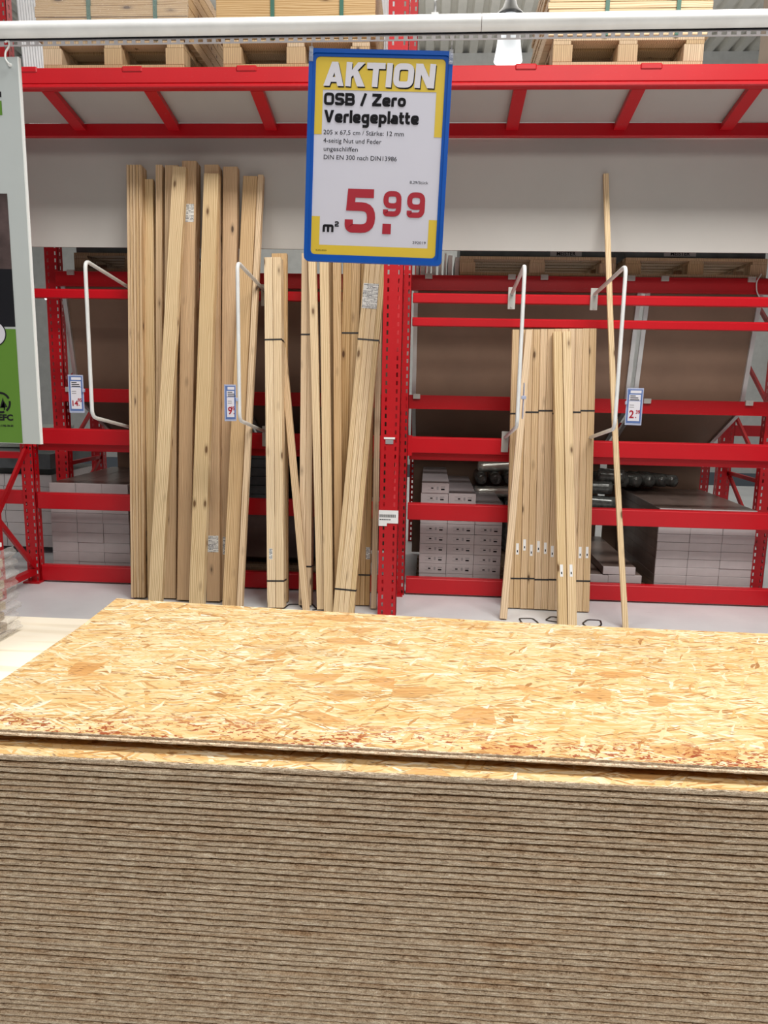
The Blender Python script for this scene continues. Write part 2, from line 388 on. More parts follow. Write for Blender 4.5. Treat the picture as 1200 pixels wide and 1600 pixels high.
for x0, x1 in ((XL+.05, XC-.05), (XC+.045, XR-.05)):
    beam(x0, x1, 683.5, 707.5, P1)
    beam(x0, x1, 707, 718, P1+.05, .04, flange=False, name='beam_ledge')
    beam(x0, x1, 787.5, 812, P1)
    beam(x0, x1, 903.5, 927, P1)
    beam(x0, x1, 459, 472.5, P1)
    beam(x0, x1, 938, 944, P1+.02, .05, flange=False, name='base_rail')
    rp(MB().box(x0-.01, x0+.02, P1-.006, P1, zpx(640, 712, P1), zpx(640, 680, P1)), 'beam_connector')
beam(XC+.045, XR-.05, 497, 509, P1)
# overhead shelf: front beam with rolled lower lip, rear beam, cross bars, panels, lugs
zt, zb = onY(607, 102.5, P0).z, onY(607, 137, P0).z
for x0, x1 in ((XL-.6, -.302), (-.174, XR+.6)):
    m = MB().box(x0, x1, P0, P0+.045, zb+.028, zt, b=.005).box(x0, x1, P0-.012, P0+.045, zb, zb+.024, b=.006)
    rp(m, 'shelf_beam')
rz0, rz1 = onY(607, 213, 5.0).z, onY(607, 200, 5.0).z
rp(MB().box(XL-.6, XR+.6, 5.0, 5.04, rz0, rz1+.03, b=.004), 'shelf_beam')
for px in (75, 235, 401, 813, 998, 1181, -70, 1290):
    X = onY(px, 137, P0+.045).x
    rp(MB().bar((X, P0+.045, zb+.014), (X, 5.0, rz1-.0), .075, .03), 'cross_bar')
for px in (42, 206, 385, 822, 1018):
    X = onY(px, 102, P0).x
    rp(MB().box(X-.06, X+.06, P0-.006, P0+.05, zt-.028, zt+.006, b=.006), 'beam_lug')
xs = [XL-.6]+[onY(px, 137, P0+.045).x for px in (75, 235, 401, 600, 813, 998, 1181)]+[XR+.6]
for a, b in zip(xs, xs[1:]):
    mm = MB(); y0, y1 = P0+.05, 4.999; za, zb2 = zb+.032, rz1+.032
    mm.add([(a+.002, y0, za), (b-.002, y0, za), (b-.002, y1, zb2), (a+.002, y1, zb2), (a+.002, y0, za+.016), (b-.002, y0, za+.016), (b-.002, y1, zb2+.016), (a+.002, y1, zb2+.016)],
           [(0,3,2,1),(4,5,6,7),(0,1,5,4),(1,2,6,5),(2,3,7,6),(3,0,4,7)])
    rp(mm, 'shelf_panel', M['panel'])
# grey board behind the tall timber
pz = onY(800, 388.5, 5.02).z
for i, (a, b, s) in enumerate(((XL+.06, XC-.045, 'behind the tall left planks'), (XC+.045, XR-.09, 'behind the lone slender batten'))):
    tag(MB().box(a, b, 5.095 if i else 5.095, 5.11, pz, rz0+.08).build('backing_panel', M['panel']), 'plain grey board under the overhead shelf, '+s, 'panel', 'grey backing boards')

# second rack behind, carrying the display boards
rb = empty('pallet_rack', (0, 5.5, 0)); tag(rb, 'shaded red storage rack standing directly behind the front rack, carrying pallets and brown boards', 'rack')
def bp(m, name, mat=None):
    o = m.build(name, mat or M['red_post'], rb); o.location = (0, -5.5, 0); return o
for X, Y in ((-2.82, 5.5), (2.47, 5.5), (-2.9, 6.28), (2.47, 6.28), (-.12, 6.9)):
    o = post(rb, X, Y, .10, .07, 2.6); o.location = (0, -5.5, 0)
for X in (-2.87, 2.50):
    for a, b in ((.3, .8), (.8, 1.3), (1.3, 1.8), (1.8, 2.3)):
        bp(MB().bar((X, 5.57, a), (X, 6.28, b), .02, .03), 'brace')
    bp(MB().bar((X, 5.57, .8), (X, 6.28, .8), .02, .03), 'brace')
def bbeam(yt, yb, Y, d=.05):
    zt, zb = zpx(640, yt, Y), zpx(640, yb, Y)
    bp(MB().box(-2.76, 2.40, Y, Y+d, zb, zt, b=.004).box(-2.76, 2.40, Y-.006, Y, zb, zb+.012), 'beam')
    return zt
BT = bbeam(429, 453, 5.42)
B2 = bbeam(617, 638.5, 5.42)
for pxs, zt_, yy in (((110, 670, 800, 851, 987, 1040, 1176), BT, 430), ((108, 651, 1012, 1172), B2, 620)):
    for px in pxs:
        X = onY(px, yy, 5.41).x
        bp(MB().box(X-.026, X+.026, 5.405, 5.43, zt_-.028, zt_+.008, b=.002).box(X-.004, X+.004, 5.402, 5.406, zt_-.014, zt_-.006), 'clip', M['clip'])
# hanging cable at right
bp(MB().tube(bend([onY(1190, 428, 5.4), onY(1182, 440, 5.4), onY(1182, 455, 5.4), onY(1187, 465, 5.4)], .02), .004, 6), 'cable', M['white_tube'])

# slanted brown boards seen between the beams
def slanted(xa, xb, label):
    e = empty('display_board', (0, 5.5, 0)); tag(e, label, 'board', 'brown display boards in the rack')
    z0, z1, z2 = BT-.03, onY(1000, 640, 5.66).z, .98
    pts = [(5.50, z0), (5.66, z1), (6.32, z2), (6.36, .02)]
    for i, ((ya, za), (yb, zb_)) in enumerate(zip(pts, pts[1:])):
        n = Vector((0, zb_-za, -(yb-ya))).normalized()*-.02
        mm = MB().add([(xa, ya, za), (xb, ya, za), (xb, yb, zb_), (xa, yb, zb_), (xa, ya+n.y, za+n.z), (xb, ya+n.y, za+n.z), (xb, yb+n.y, zb_+n.z), (xa, yb+n.y, zb_+n.z)],
                      [(0,3,2,1),(4,5,6,7),(0,1,5,4),(1,2,6,5),(2,3,7,6),(3,0,4,7)])
        o = mm.build('board_sheet', M['hardboard'], e, loc=(0, -5.5, 0))
        if i < 2:
            for X in (xa, xb):
                s = MB().bar((X, ya-.008, za), (X, yb-.008, zb_), .03, .025); s.build('edge_strip', M['alu'], e, loc=(0, -5.5, 0))
xb1 = onY(994, 550, 5.58).x; xa1 = onY(648, 550, 5.58).x; xb2 = onY(1172, 550, 5.58).x
xL = onY(112, 550, 5.58).x
slanted(xa1, xb1-.03, 'brown slanted board between the red beams, behind the short pale laths')
slanted(xb1+.03, xb2, 'brown slanted board between the red beams, rightmost, beside the white wall gap')
slanted(xL, (xL+xa1)/2-.05, 'brown slanted board between the red beams, behind the tall left planks')
slanted((xL+xa1)/2, xa1-.06, 'brown slanted board between the red beams, behind the timber next to the centre post')

# far posts and lit aisle behind
far = empty('pallet_rack', (.4, 7.1, 0)); tag(far, 'distant red perforated rack posts seen below the brown boards', 'rack')
for px in (733, 1103):
    p = floor_at(px, 7.1, .8); o = post(far, p.x, 7.1, .085, .05, 1.15); o.location = (-.4, -7.1, 0)
for Z in (1.06,):
    MB().box(-.1, 3.3, 7.12, 7.16, Z, Z+.1).build('beam', M['red_post'], far, loc=(-.4, -7.1, 0))
for a, b in ((70, 81), (85, 101)):
    pa, pb = onY(a, 464, 8.0), onY(b, 464, 8.0)
    tag(MB().box(pa.x, pb.x, 8.0, 8.1, pa.z-.025, pa.z+.03).build('strip_light', emit('lit_tube_white', (1, .98, .94), 9)), 'small bright strip lamp glowing behind the left rack post, '+('left one' if a == 70 else 'right, longer one'), 'lamp', 'strip lamps behind the rack')

# ------------------------------------------------------------------ timber
def frame_between(B, T):
    z = (T-B).normalized(); x = Vector((1, 0, 0)); x = (x-z*x.dot(z)).normalized(); y = z.cross(x)
    return Matrix(((x.x, y.x, z.x, B.x), (x.y, y.y, z.y, B.y), (x.z, y.z, z.z, B.z), (0, 0, 0, 1))), (T-B).length
def plank_mesh(w, d, L, mat, x0=0.0, bow=0.0, b=.0025):
    m = MB(); n = 10
    vs = []; k = [(-w/2+b, -d), (w/2-b, -d), (w/2, -d+b), (w/2, -b), (w/2-b, 0), (-w/2+b, 0), (-w/2, -b), (-w/2, -d+b)]
    for i in range(n+1):
        t = i/n; off = bow*4*t*(1-t)
        for (x, y) in k: vs.append((x0+x+off, y, t*L))
    fs = [(i*8+j, i*8+(j+1) % 8, (i+1)*8+(j+1) % 8, (i+1)*8+j) for i in range(n) for j in range(8)]
    fs += [tuple(range(8))[::-1], tuple(n*8+j for j in range(8))]
    return m.add(vs, fs)
def ends(xb, Yb, xt, yt, Yt, d):
    """front-face bottom column xb at distance Yb on the floor; front-face top at photo point xt,yt leaning to back distance Yt"""
    B = floor_at(xb, Yb); T = onY(xt, yt, Yt-d)
    return B+Vector((0, d, .004)), T+Vector((0, d, 0))
def strap_part(parent, w, d, z, x0=0.0, t=.0016, h=.010):
    m = MB(); a, b = x0-w/2-t, x0+w/2+t
    m.box(a, b, -d-t, -d, z, z+h).box(a, b, 0, t, z, z+h).box(a, x0-w/2, -d, 0, z, z+h).box(x0+w/2, b, -d, 0, z, z+h)
    return m.build('strap', M['strap'], parent)
def sticker(parent, x, z, w, h, d, mat=None):
    return MB().box(x-w/2, x+w/2, -d-.0008, -d, z-h/2, z+h/2).build('sticker', mat or M['label'], parent)
def plank(label, xb, Yb, xt, yt, Yt, w, d, mat, group, stickers=(), bow=0.0, name='timber_plank', cat='plank'):
    B, T = ends(xb, Yb, xt, yt, Yt, d); MM, L = frame_between(B, T)
    o = plank_mesh(w, d, L, mat, bow=bow).build(name, M[mat] if isinstance(mat, str) else mat)
    o.matrix_world = MM; tag(o, label, cat, group)
    for (x, z, sw, sh) in stickers: sticker(o, x, z*L, sw, sh, d)
    return o
def bundle(label, xb, Yb, xt, yt, Yt, w, d, n, mat, group, straps=(), stickers=(), gap=.0015, tops=None, name='timber_bundle'):
    B, T = ends(xb, Yb, xt, yt, Yt, d); MM, L = frame_between(B, T)
    e = empty(name); e.matrix_world = MM; tag(e, label, 'timber bundle', group)
    W = n*w+(n-1)*gap
    for i in range(n):
        o = plank_mesh(w, d, L-(tops[i] if tops else 0), mat).build('plank', M[mat], e, loc=(-W/2+w/2+i*(w+gap), 0, 0))
        for (j, z, sw, sh) in stickers:
            if j == i: sticker(o, 0, z*L, sw, sh, d)
    for z in straps: strap_part(e, W, d, z*L)
    return e
TG = 'tall planks leaning at the left'
def pxm(px, Y=4.95): return px*Y/F
# leftmost: five thin boards standing edge-on
for i in range(5):
    w_ = .0172
    plank('thin tall board standing edge-on at far left of the tall planks, '+('outermost', 'second', 'middle', 'fourth', 'innermost')[i]+' of the five', 206.5+4.3*i, 4.70, 199.3+4.75*i, 260, 5.09, w_, .10, 'pine', TG)
plank('tall slim plank next to the five edge-on boards, its top lower than theirs', 238, 4.72, 231, 281, 5.09, .066, .04, 'pine_light', TG)
plank('tall yellowish plank with a big knot near its top, half hidden by the crossing plank', 249, 4.72, 248, 259, 5.09, .044, .06, 'pine', TG)
plank('tall plank behind the crossing pale plank, left of the one with a top sticker', 264.5, 4.72, 268, 260, 5.09, .088, .07, 'pine', TG)
plank('pale plank crossing in front, leaning from upper right to lower left', 241, 4.56, 280, 262, 4.985, .088, .05, 'pine_light', TG)
plank('thick tall post with a white sticker near its top', 287, 4.68, 295.5, 254, 5.09, .094, .10, 'pine_fir', TG, stickers=[(-.002, .885, .075, .115)])
plank('tall thick plank standing behind the bright knotty leaning one, sticker near its foot', 333, 4.68, 330, 260, 5.09, .092, .10, 'pine_fir', TG, stickers=[(0, .135, .075, .11)])
plank('bright knotty plank leaning left in front of the others, resin stain near its foot', 306, 4.55, 330, 273, 4.985, .096, .06, 'pine_light', TG)
plank('tall thick plank behind the second white bracket, foot sticker half hidden by the leaning plank', 355, 4.72, 359.5, 262, 5.09, .096, .06, 'pine_fir', TG, stickers=[(.0, .13, .065, .12)])
plank('brownish plank leaning behind the second white bracket, rightmost wide one of the tall planks', 358, 4.57, 391, 277, 5.085, .094, .05, 'pine', TG)
plank('narrow plank on the right edge of the tall planks, seen nearly edge-on', 373.5, 4.53, 407, 275, 5.08, .036, .05, 'pine', TG)

MG = 'planks between the tall ones and the red centre post'
plank('shorter squared timber behind the strapped pale pair, rising a little above it', 438, 4.74, 436, 397, 5.04, .10, .045, 'pine', MG)
bundle('strapped pair of pale squared timbers standing alone between the two plank groups', 430.5, 4.58, 425.5, 405, 4.99, .054, .09, 2, 'pine_light', MG, straps=(.075, .765), gap=.0025, stickers=((0, .155, .022, .07),))
plank('thin batten leaning left against the strapped pale pair, foot towards the centre post', 478, 4.56, 440, 530, 4.97, .046, .03, 'lath', MG)
bundle('greenish strapped bundle, leftmost of the planks under the yellow sign', 476, 4.66, 481, 398, 5.04, .040, .09, 2, 'lath', MG, straps=(.11, .77))
plank('narrow plank in front of the greenish bundle, under the sign', 501, 4.60, 487, 392, 4.945, .050, .045, 'pine_light', MG)
plank('wide pale knotty plank, second in front under the sign', 513, 4.56, 506, 392, 4.95, .058, .04, 'pine_light', MG)
plank('shaded plank behind the wide pale knotty one under the sign', 519, 4.68, 516, 392, 5.04, .05, .04, 'pine', MG)
plank('narrow yellowish plank standing upright in the middle of the group under the sign', 529, 4.60, 526, 392, 4.99, .052, .045, 'pine', MG)
bundle('strapped pair of planks partly covered by the slanted labelled bundle', 539, 4.68, 550, 390, 5.04, .056, .07, 2, 'pine', MG, straps=(.765,))
bundle('slanted strapped bundle of four boards with a white label, left of the red centre post', 536, 4.50, 588.5, 392, 4.955, .033, .07, 4, 'pine_light', MG, straps=(.065, .75), gap=.001)
bundle('strapped upright bundle behind the slanted labelled one, beside the red centre post', 566, 4.73, 576, 392, 5.04, .031, .06, 3, 'pine', MG, straps=(.085,), stickers=((2, .15, .028, .08),))
plank('thin lath squeezed against the left side of the red centre post', 583.5, 4.66, 594, 392, 5.04, .036, .05, 'lath', MG)
# big sticker across the slanted bundle
sb = [o for o in COL.objects if o.get('label', '').startswith('slanted strapped bundle')][0]
ms = MB().box(-.062, .034, -.0715, -.0708, 1.955, 2.115)
ms.build('sticker', M['label'], sb)

# right group: six strapped pairs of 2 m laths
RG = 'short strapped laths leaning at the right'
wh = plain('white_label_paper', (.80, .80, .80), .5)
ordn = ('leftmost', 'second', 'third', 'fourth', 'fifth', 'rightmost')
for i in range(6):
    xb = 801.5+21.7*i; xt = 811.5+22*i
    e = bundle('strapped pair of short laths in the row right of the centre post, '+ordn[i]+' of six', xb, 4.80-.006*i, xt, 516-.3*i, 5.04, .0440, .045, 2, 'lath', RG, straps=(.105+.002*(i % 2), .70+.005*(i % 3)))
    for o in [c for c in e.children if c.name.startswith('plank')]:
        zz = .38+rnd.uniform(-.03, .03)
        MB().box(-.012, .006, -.0459, -.0451, zz, zz+.075).box(-.006, .001, -.0462, -.0459, zz+.015, zz+.03, mi=1).build('sticker', [wh, M['ink']], o)
plank('lath leaning left across the short strapped laths, foot set apart at far left', 786.5, 4.545, 827, 517, 4.985, .045, .03, 'lath', RG)
e = bundle('pair of pale squared laths standing in front of the row of short strapped laths', 887, 4.44, 878.5, 521, 4.985, .055, .05, 2, 'pine_light', RG, gap=.004)
for o in [c for c in e.children]:
    MB().box(-.012, .006, -.0509, -.0501, .30, .375).box(-.006, .001, -.0512, -.0509, .315, .33, mi=1).build('sticker', [wh, M['ink']], o)
plank('single slender tall batten leaning alone at the right against the grey board', 978, 4.46, 947, 272, 5.09, .034, .02, 'pine_light', 'lone batten', bow=-.012, name='batten', cat='batten')
COL.objects[-1]
# loose plastic bands on the floor
def loop(pts, label, closed=False):
    P = [onZ(a, b, .004) for a, b in pts]
    m = MB(); path = bend(P, .02, 3)
    for a, b in zip(path, path[1:]): m.bar(a, b, .010, .0025)
    tag(m.build('plastic_band', M['strap']), label, 'packing band', 'loose black bands on the floor')
loop([(829, 978), (815, 973), (811, 966), (832, 966), (841, 973), (838, 978), (832, 978)], 'loose black packing band on the floor before the strapped laths, leftmost')
loop([(872, 972), (852, 969), (861, 963), (885, 966)], 'loose black packing band on the floor, half behind the front pair of laths')
loop([(915, 978), (910, 974), (918, 968), (938, 969), (940, 976), (934, 980), (924, 979)], 'loose black packing band on the floor right of the front pair of laths')
loop([(444, 950), (452, 944), (468, 944), (472, 950), (484, 940), (496, 952), (488, 953)], 'tangled black packing band on the floor left of the centre post')

# ------------------------------------------------------------------ white tube brackets with price tags
def bracket(xr, xo, label, ob=0):
    """U-shaped tube standing out of the rack; root column xr, outer column xo"""
    zt_, zb_ = 2.07, 1.13; Yr, Yo = 5.03, 4.42
    A = floor_at(xr, Yr, zt_); O = floor_at(xo, Yo, zt_+.07)
    X = (A.x+O.x)/2
    e = empty('bracket', (X, Yr, zb_)); tag(e, label, 'bracket', 'white tube brackets on the rack')
    path = bend([(A.x-X, 0, zt_-zb_), (O.x-X, Yo-Yr, zt_-zb_+.085), (O.x-X+ob, Yo-Yr, .105), (A.x-X, 0, 0)], .05, 6)
    MB().tube(path, .0115, 12).build('tube', M['white_tube'], e)
    for z in (zt_-zb_, 0):
        MB().box(A.x-X-.024, A.x-X+.024, .003, .012, z-.10, z+.04, b=.002).tube([(A.x-X, .0, z-.085), (A.x-X, -.004, z-.085)], .007, 8).build('mounting_plate', M['clip'], e)
    return e, X+O.x-X, Yo
b1 = bracket(205, 133, 'white tube bracket at far left, beside the five edge-on boards')
b2 = bracket(413, 371, 'white tube bracket in front of the rightmost tall planks')
b3 = bracket(800, 820, 'white tube bracket in front of the short laths, seen almost edge-on')
b4 = bracket(929, 978, 'white tube bracket at the right, beside the lone batten')
def text_mesh(s, size, align='LEFT', off=0.0, shear=0.0, sx=1.0):
    cu = bpy.data.curves.new('print', 'FONT'); cu.body = s; cu.size = size; cu.align_x = align; cu.offset = off; cu.shear = shear; cu.extrude = 0; cu.resolution_u = 3
    ob = bpy.data.objects.new('print', cu); COL.objects.link(ob); bpy.context.view_layer.update()
    me = bpy.data.meshes.new_from_object(ob.evaluated_get(bpy.context.evaluated_depsgraph_get())); COL.objects.unlink(ob); bpy.data.objects.remove(ob)
    vs = [Vector((v.co.x*sx, 0, v.co.y)) for v in me.vertices]; fs = [tuple(p.vertices) for p in me.polygons]
    bpy.data.meshes.remove(me); return vs, fs
def text(m, s, x, z, y, size, mi=0, align='LEFT', off=0.0, shear=0.0, sx=1.0):
    vs, fs = text_mesh(s, size, align, off, shear, sx); return m.add([v+Vector((x, y, z)) for v in vs], fs, mi)
def price_tag(px, py0, py1, Y, w, ang, side, big, cents, label, boxed=True):
    zt_, zb_ = onY(px, py0, Y).z, onY(px, py1, Y).z; h = zt_-zb_; p = onY(px, (py0+py1)/2, Y)
    e = empty('price_tag', (p.x, Y, zb_), (0, 0, R(ang))); tag(e, label, 'price tag', 'price tags on the white brackets')
    a, b = (0, w) if side > 0 else (-w, 0)
    MB().box(a, b, -.002, .002, 0, h, b=.001).build('pocket', M['tag_plastic'], e)
    pm = MB(); pm.box(a+.006, b-.006, -.0030, -.0021, .012, h-.008, mi=0)
    pm.box(a+.014, b-.014, -.0035, -.0030, .024, h-.075, mi=1).box(a+.014, b-.014, -.0035, -.0030, h-.072, h-.038, mi=1).box(a+.02, b-.012, -.0035, -.003, h-.030, h-.014, mi=1)
    for k in range(3): pm.box(a+.02, a+.02+(.03, .045, .05)[k], -.0040, -.0035, h-.048-.011*k, h-.043-.011*k, mi=2)
    for k in range(2): pm.box(a+.02, a+.045, -.0040, -.0035, h-.10-.012*k, h-.096-.012*k, mi=4)
    text(pm, '  .', 0, 0, -.01, .001, 3)
    text(pm, big, a+(.020 if len(big) < 2 else .013), .042, -.0042, .062 if len(big) < 2 else .045, 3, off=.0015, sx=.9)
    text(pm, cents, b-.036, .066, -.0042, .030, 3, off=.001, sx=.8)
    pm.box(a+.055, a+.061, -.0042, -.0035, .042, .048, mi=3)
    pm.build('price_card', [M['tag_blue'], M['tag_paper'], M['ink'], M['sign_red'], M['grey_ink']], e)
    MB().box(-.006, .006, -.014, .014, h*.55, h*.55+.02, b=.002).build('clip', M['tag_plastic'], e)
price_tag(131, 586, 645, 4.41, .088, 12, -1, '14', '95', 'blue-framed price tag reading 14 on the far left bracket')
price_tag(369, 601, 658, 4.41, .075, 38, -1, '9', '95', 'grey-blue price tag seen at an angle on the bracket before the tall planks')
price_tag(818, 598, 655, 4.41, .075, 86, 1, '4', '99', 'price tag seen edge-on at the bracket before the short laths')
price_tag(978, 606, 664, 4.41, .092, -12, 1, '2', '39', 'blue-framed price tag reading 2.39 on the right bracket')
# torn barcode sticker and scuffed sticker on the centre post
p0, p1_ = onY(592, 797, P0-.002), onY(622, 818, P0-.002)
tm = MB().box(p0.x, p1_.x, P0-.004, P0-.001, p1_.z, p0.z)
tm.box(p0.x, p0.x+.052, P0-.004, P0-.001, p1_.z-.018, p1_.z)
x = p0.x+.006
while x < p1_.x-.02:
    ww = rnd.choice((.002, .004, .003)); tm.box(x, x+ww, P0-.0046, P0-.004, p0.z-.045, p0.z-.026, mi=1); x += ww+rnd.choice((.002, .003))
for k in range(6): tm.box(p0.x+.006+.012*k, p0.x+.014+.012*k, P0-.0046, P0-.004, p0.z-.062, p0.z-.056, mi=1)
o = tm.build('sticker', [wh, M['ink']], rack, loc=(.2, -P1, 0))
q0, q1 = onY(600, 683, P0-.002), onY(617, 694, P0-.002)
MB().box(q0.x, q1.x, P0-.004, P0-.001, q1.z+.03, q0.z).box(q0.x+.01, q1.x-.01, P0-.004, P0-.001, q1.z, q1.z+.026, mi=1).build('sticker', [wh, M['grey_ink']], rack, loc=(.2, -P1, 0))

# ------------------------------------------------------------------ flooring cartons
def carton_mesh(w, h, L, kind):
    m = MB(); b = .0015
    m.box(0, w, 0, L, 0, h, b=b, mi=0)
    # printed long sides and top of a flooring pack: brown wrap over white ends
    if kind != 'grey': m.box(.001, w-.001, .012, L-.001, h-.0001, h+.0006, mi=1); m.box(-.0006, 0, .012, L-.001, .001, h-.001, mi=1)
    else: m.box(.001, w-.001, .012, L-.001, h-.0001, h+.0006, mi=2)
    if kind == 'grey':
        m.box(w*.22, w*.50, -.0006, 0, h*.30, h*.34, mi=3).box(w*.22, w*.50, -.0006, 0, h*.68, h*.71, mi=3)
        m.box(w*.34, w*.43, -.0008, 0, h*.44, h*.56, mi=4); m.box(w*.55, w*.62, -.0008, 0, h*.35, h*.65, mi=3)
        m.box(w*.70, w*.86, -.0008, 0, h*.58, h*.68, mi=3).box(w*.71, w*.84, -.0008, 0, h*.32, h*.46, mi=4)
    me_o = m.build('carton', [M['carton'], M['carton_brown'], M['carton_grey'], M['grey_ink'], M['ink']]); me = me_o.data; bpy.data.objects.remove(me_o); return me
rows_w = ('top', 'second', 'third', 'fourth', 'fifth', 'sixth', 'seventh', 'eighth', 'ninth', 'tenth', 'eleventh', 'twelfth')
def stack(px0, Y, w, h, ncol, nrow, L, kind, where, group, z0=.055, colw=('left', 'middle', 'right', 'far right', 'hidden'), shift=.0, extra=0):
    me = carton_mesh(w-.002, h-.0015, L, kind); x0 = floor_at(px0, Y, .4).x
    for c in range(ncol):
        for r_ in range(nrow):
            o = put('flooring_carton', me); o.location = (x0+c*w+(nrow-r_)*shift+rnd.uniform(-.0008, .0008), Y+rnd.uniform(0, .006), z0+r_*h)
            tag(o, 'flooring carton in the %s, %s column, %s from the top' % (where, colw[c], rows_w[nrow-1-r_]), 'carton', group)
def small_pallet(x0, x1, y0, y1, z0, h, label, mat='pallet', n=3, group=None):
    e = empty('pallet', (x0, y0, z0)); tag(e, label, 'pallet', group); W = x1-x0; D = y1-y0
    t = .02; 
    for j in range(2): MB().box(0, W, j*(D-.1), j*(D-.1)+.1, 0, t, b=.002).build('deck_board', M[mat], e)
    for j in range(3):
        for i in range(n):
            xx = i*(W-.11)/(n-1); yy = j*(D-.12)/2
            MB().box(xx, xx+.11, yy, yy+.12, t, h-2*t, b=.002).build('block', M[mat], e)
    for i in range(n):
        xx = i*(W-.10)/(n-1); MB().box(xx, xx+.10, 0, D, h-2*t, h-t, b=.001).build('stringer', M[mat], e)
    for j in range(6):
        yy = j*(D-.1)/5; MB().box(0, W, yy, yy+.1, h-t, h, b=.002).build('deck_board', M[mat], e)
    return e
stack(80, 5.20, .197, .0735, 3, 9, 1.1, 'brown', 'left stack behind the red beams', 'flooring cartons in the left stack', z0=.05)
stack(656, 5.21, .196, .0735, 3, 8, 1.1, 'grey', 'stack beside the red centre post', 'printed cartons beside the centre post', z0=.05)
stack(1027, 5.20, .223, .0600, 3, 10, 1.1, 'brown', 'right stack behind the red beams', 'flooring cartons in the right stack', z0=.05)
me = carton_mesh(.194, .072, 1.1, 'grey')
xb_ = floor_at(656, 5.21, .4).x
for (dx, dy, k, s) in ((0, .0, 8, 'left column, under the topmost'), (.197, .0, 8, 'film-topped, middle column'), (.004, -.004, 9, 'the topmost carton of all')):
    o = put('flooring_carton', me); o.location = (xb_+dx, 5.213+dy, .05+.0735*k); tag(o, 'printed carton on the stack by the centre post, '+s, 'carton', 'printed cartons beside the centre post')
me = carton_mesh(.225, .055, 1.1, 'brown')
for (px, py, dz, s) in ((942, 897, .0, 'upper of the pair'), (950, 910, 0, 'lower of the pair')):
    p = onY(px, py, 5.16); o = put('flooring_carton', me); o.location = (p.x, 5.16, p.z); tag(o, 'loose brown carton behind the lowest beam beside the batten, '+s, 'carton', 'loose cartons at the right')
for k in range(2):
    for c in range(2):
        p = onY(900, 924, 5.16); o = put('flooring_carton', me); o.location = (p.x+.228*c, 5.165, .055+.056*k*1.0)
        tag(o, 'loose flooring carton near the floor behind the short laths, %s %s' % (('bottom', 'second layer')[k], ('left', 'right')[c]), 'carton', 'loose cartons at the right')
# grey pallet-like feet under the stacks
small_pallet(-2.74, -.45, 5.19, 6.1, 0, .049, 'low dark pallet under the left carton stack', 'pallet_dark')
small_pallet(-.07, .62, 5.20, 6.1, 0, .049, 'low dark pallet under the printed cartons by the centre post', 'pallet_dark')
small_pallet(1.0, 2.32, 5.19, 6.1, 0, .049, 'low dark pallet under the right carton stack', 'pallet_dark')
# dark cartons beyond the tall planks and left bay neighbours
me = carton_mesh(.40, .09, .8, 'dark'); dk = plain('dark_pack_wrap', (.06, .07, .075), .35, var=.4)
for k in range(6):
    for c, px in enumerate((383, 478)):
        m = MB().box(0, .36, 0, .6, 0, .066, b=.004)
        m.box(.22, .33, -.001, 0, .02, .05, mi=1) if k == 5 else None
        o = m.build('dark_pack', [dk, wh]); p = floor_at(px, 5.6, .6); o.location = (p.x-.05, 5.6, .54+.069*k)
        tag(o, 'dark wrapped pack on the shelf seen between the planks, %s pile, %s from the bottom' % (('left', 'right')[c], rows_w[k].replace('top', 'first')), 'pack', 'dark packs between the planks')
m = MB().box(-1.6, -.35, 5.55, 6.2, .50, .52).build('shelf_board', M['panel']); tag(m, 'pale shelf board under the dark packs, seen between the planks', 'shelf')
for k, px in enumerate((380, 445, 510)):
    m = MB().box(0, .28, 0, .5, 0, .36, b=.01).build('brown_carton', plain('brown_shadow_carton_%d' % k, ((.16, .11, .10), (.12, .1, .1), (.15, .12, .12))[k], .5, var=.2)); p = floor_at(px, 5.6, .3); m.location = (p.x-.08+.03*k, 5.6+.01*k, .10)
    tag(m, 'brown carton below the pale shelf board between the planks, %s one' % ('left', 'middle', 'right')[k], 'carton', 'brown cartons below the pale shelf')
def floor_blocks(): pass
me = carton_mesh(.20, .10, .9, 'x')
k = 0
for c in range(4):
    for r_ in range(6):
        o = put('flooring_carton', me); o.location = (-3.95+c*.205+.01*(r_ % 2), 5.9, .06+.103*r_)
        tag(o, 'shaded carton in the neighbouring bay at the left edge, column %s, %s from the top' % (('one', 'two', 'three', 'four')[c], rows_w[5-r_]), 'carton', 'cartons in the neighbouring bay')
for r_ in range(6):
    o = MB().box(0, .7, 0, .5, 0, .028, b=.004).build('slate_pack', plain('grey_slat_pack', (.34, .36, .34), .5, var=.3)) if r_ == 0 else put('slate_pack', o.data)
    o.location = (-4.05, 6.3, .86+.031*r_); tag(o, 'thin grey pack piled in the left bay under the white poster, %s from the top' % rows_w[5-r_], 'pack', 'thin grey packs at the left edge')
tag(MB().box(-4.1, -3.1, 5.85, 6.8, .73, .855, b=.003).build('grey_crate', dk), 'dark crate under the thin grey packs at the left edge', 'crate')
# neighbour bay beam to the left of the left post
nb = empty('pallet_rack', (-3.6, P1, 0)); tag(nb, 'red beams of the neighbouring rack bay at the left edge', 'rack')
for yt, yb in ((766, 787), (706, 716)):
    zt_, zb_ = onY(10, yt, 5.05).z, onY(10, yb, 5.05).z
    MB().box(-5.2, XL-.05, P1, P1+.05, zb_, zt_, b=.004).build('beam', M['red'], nb, loc=(3.6, -P1, 0))

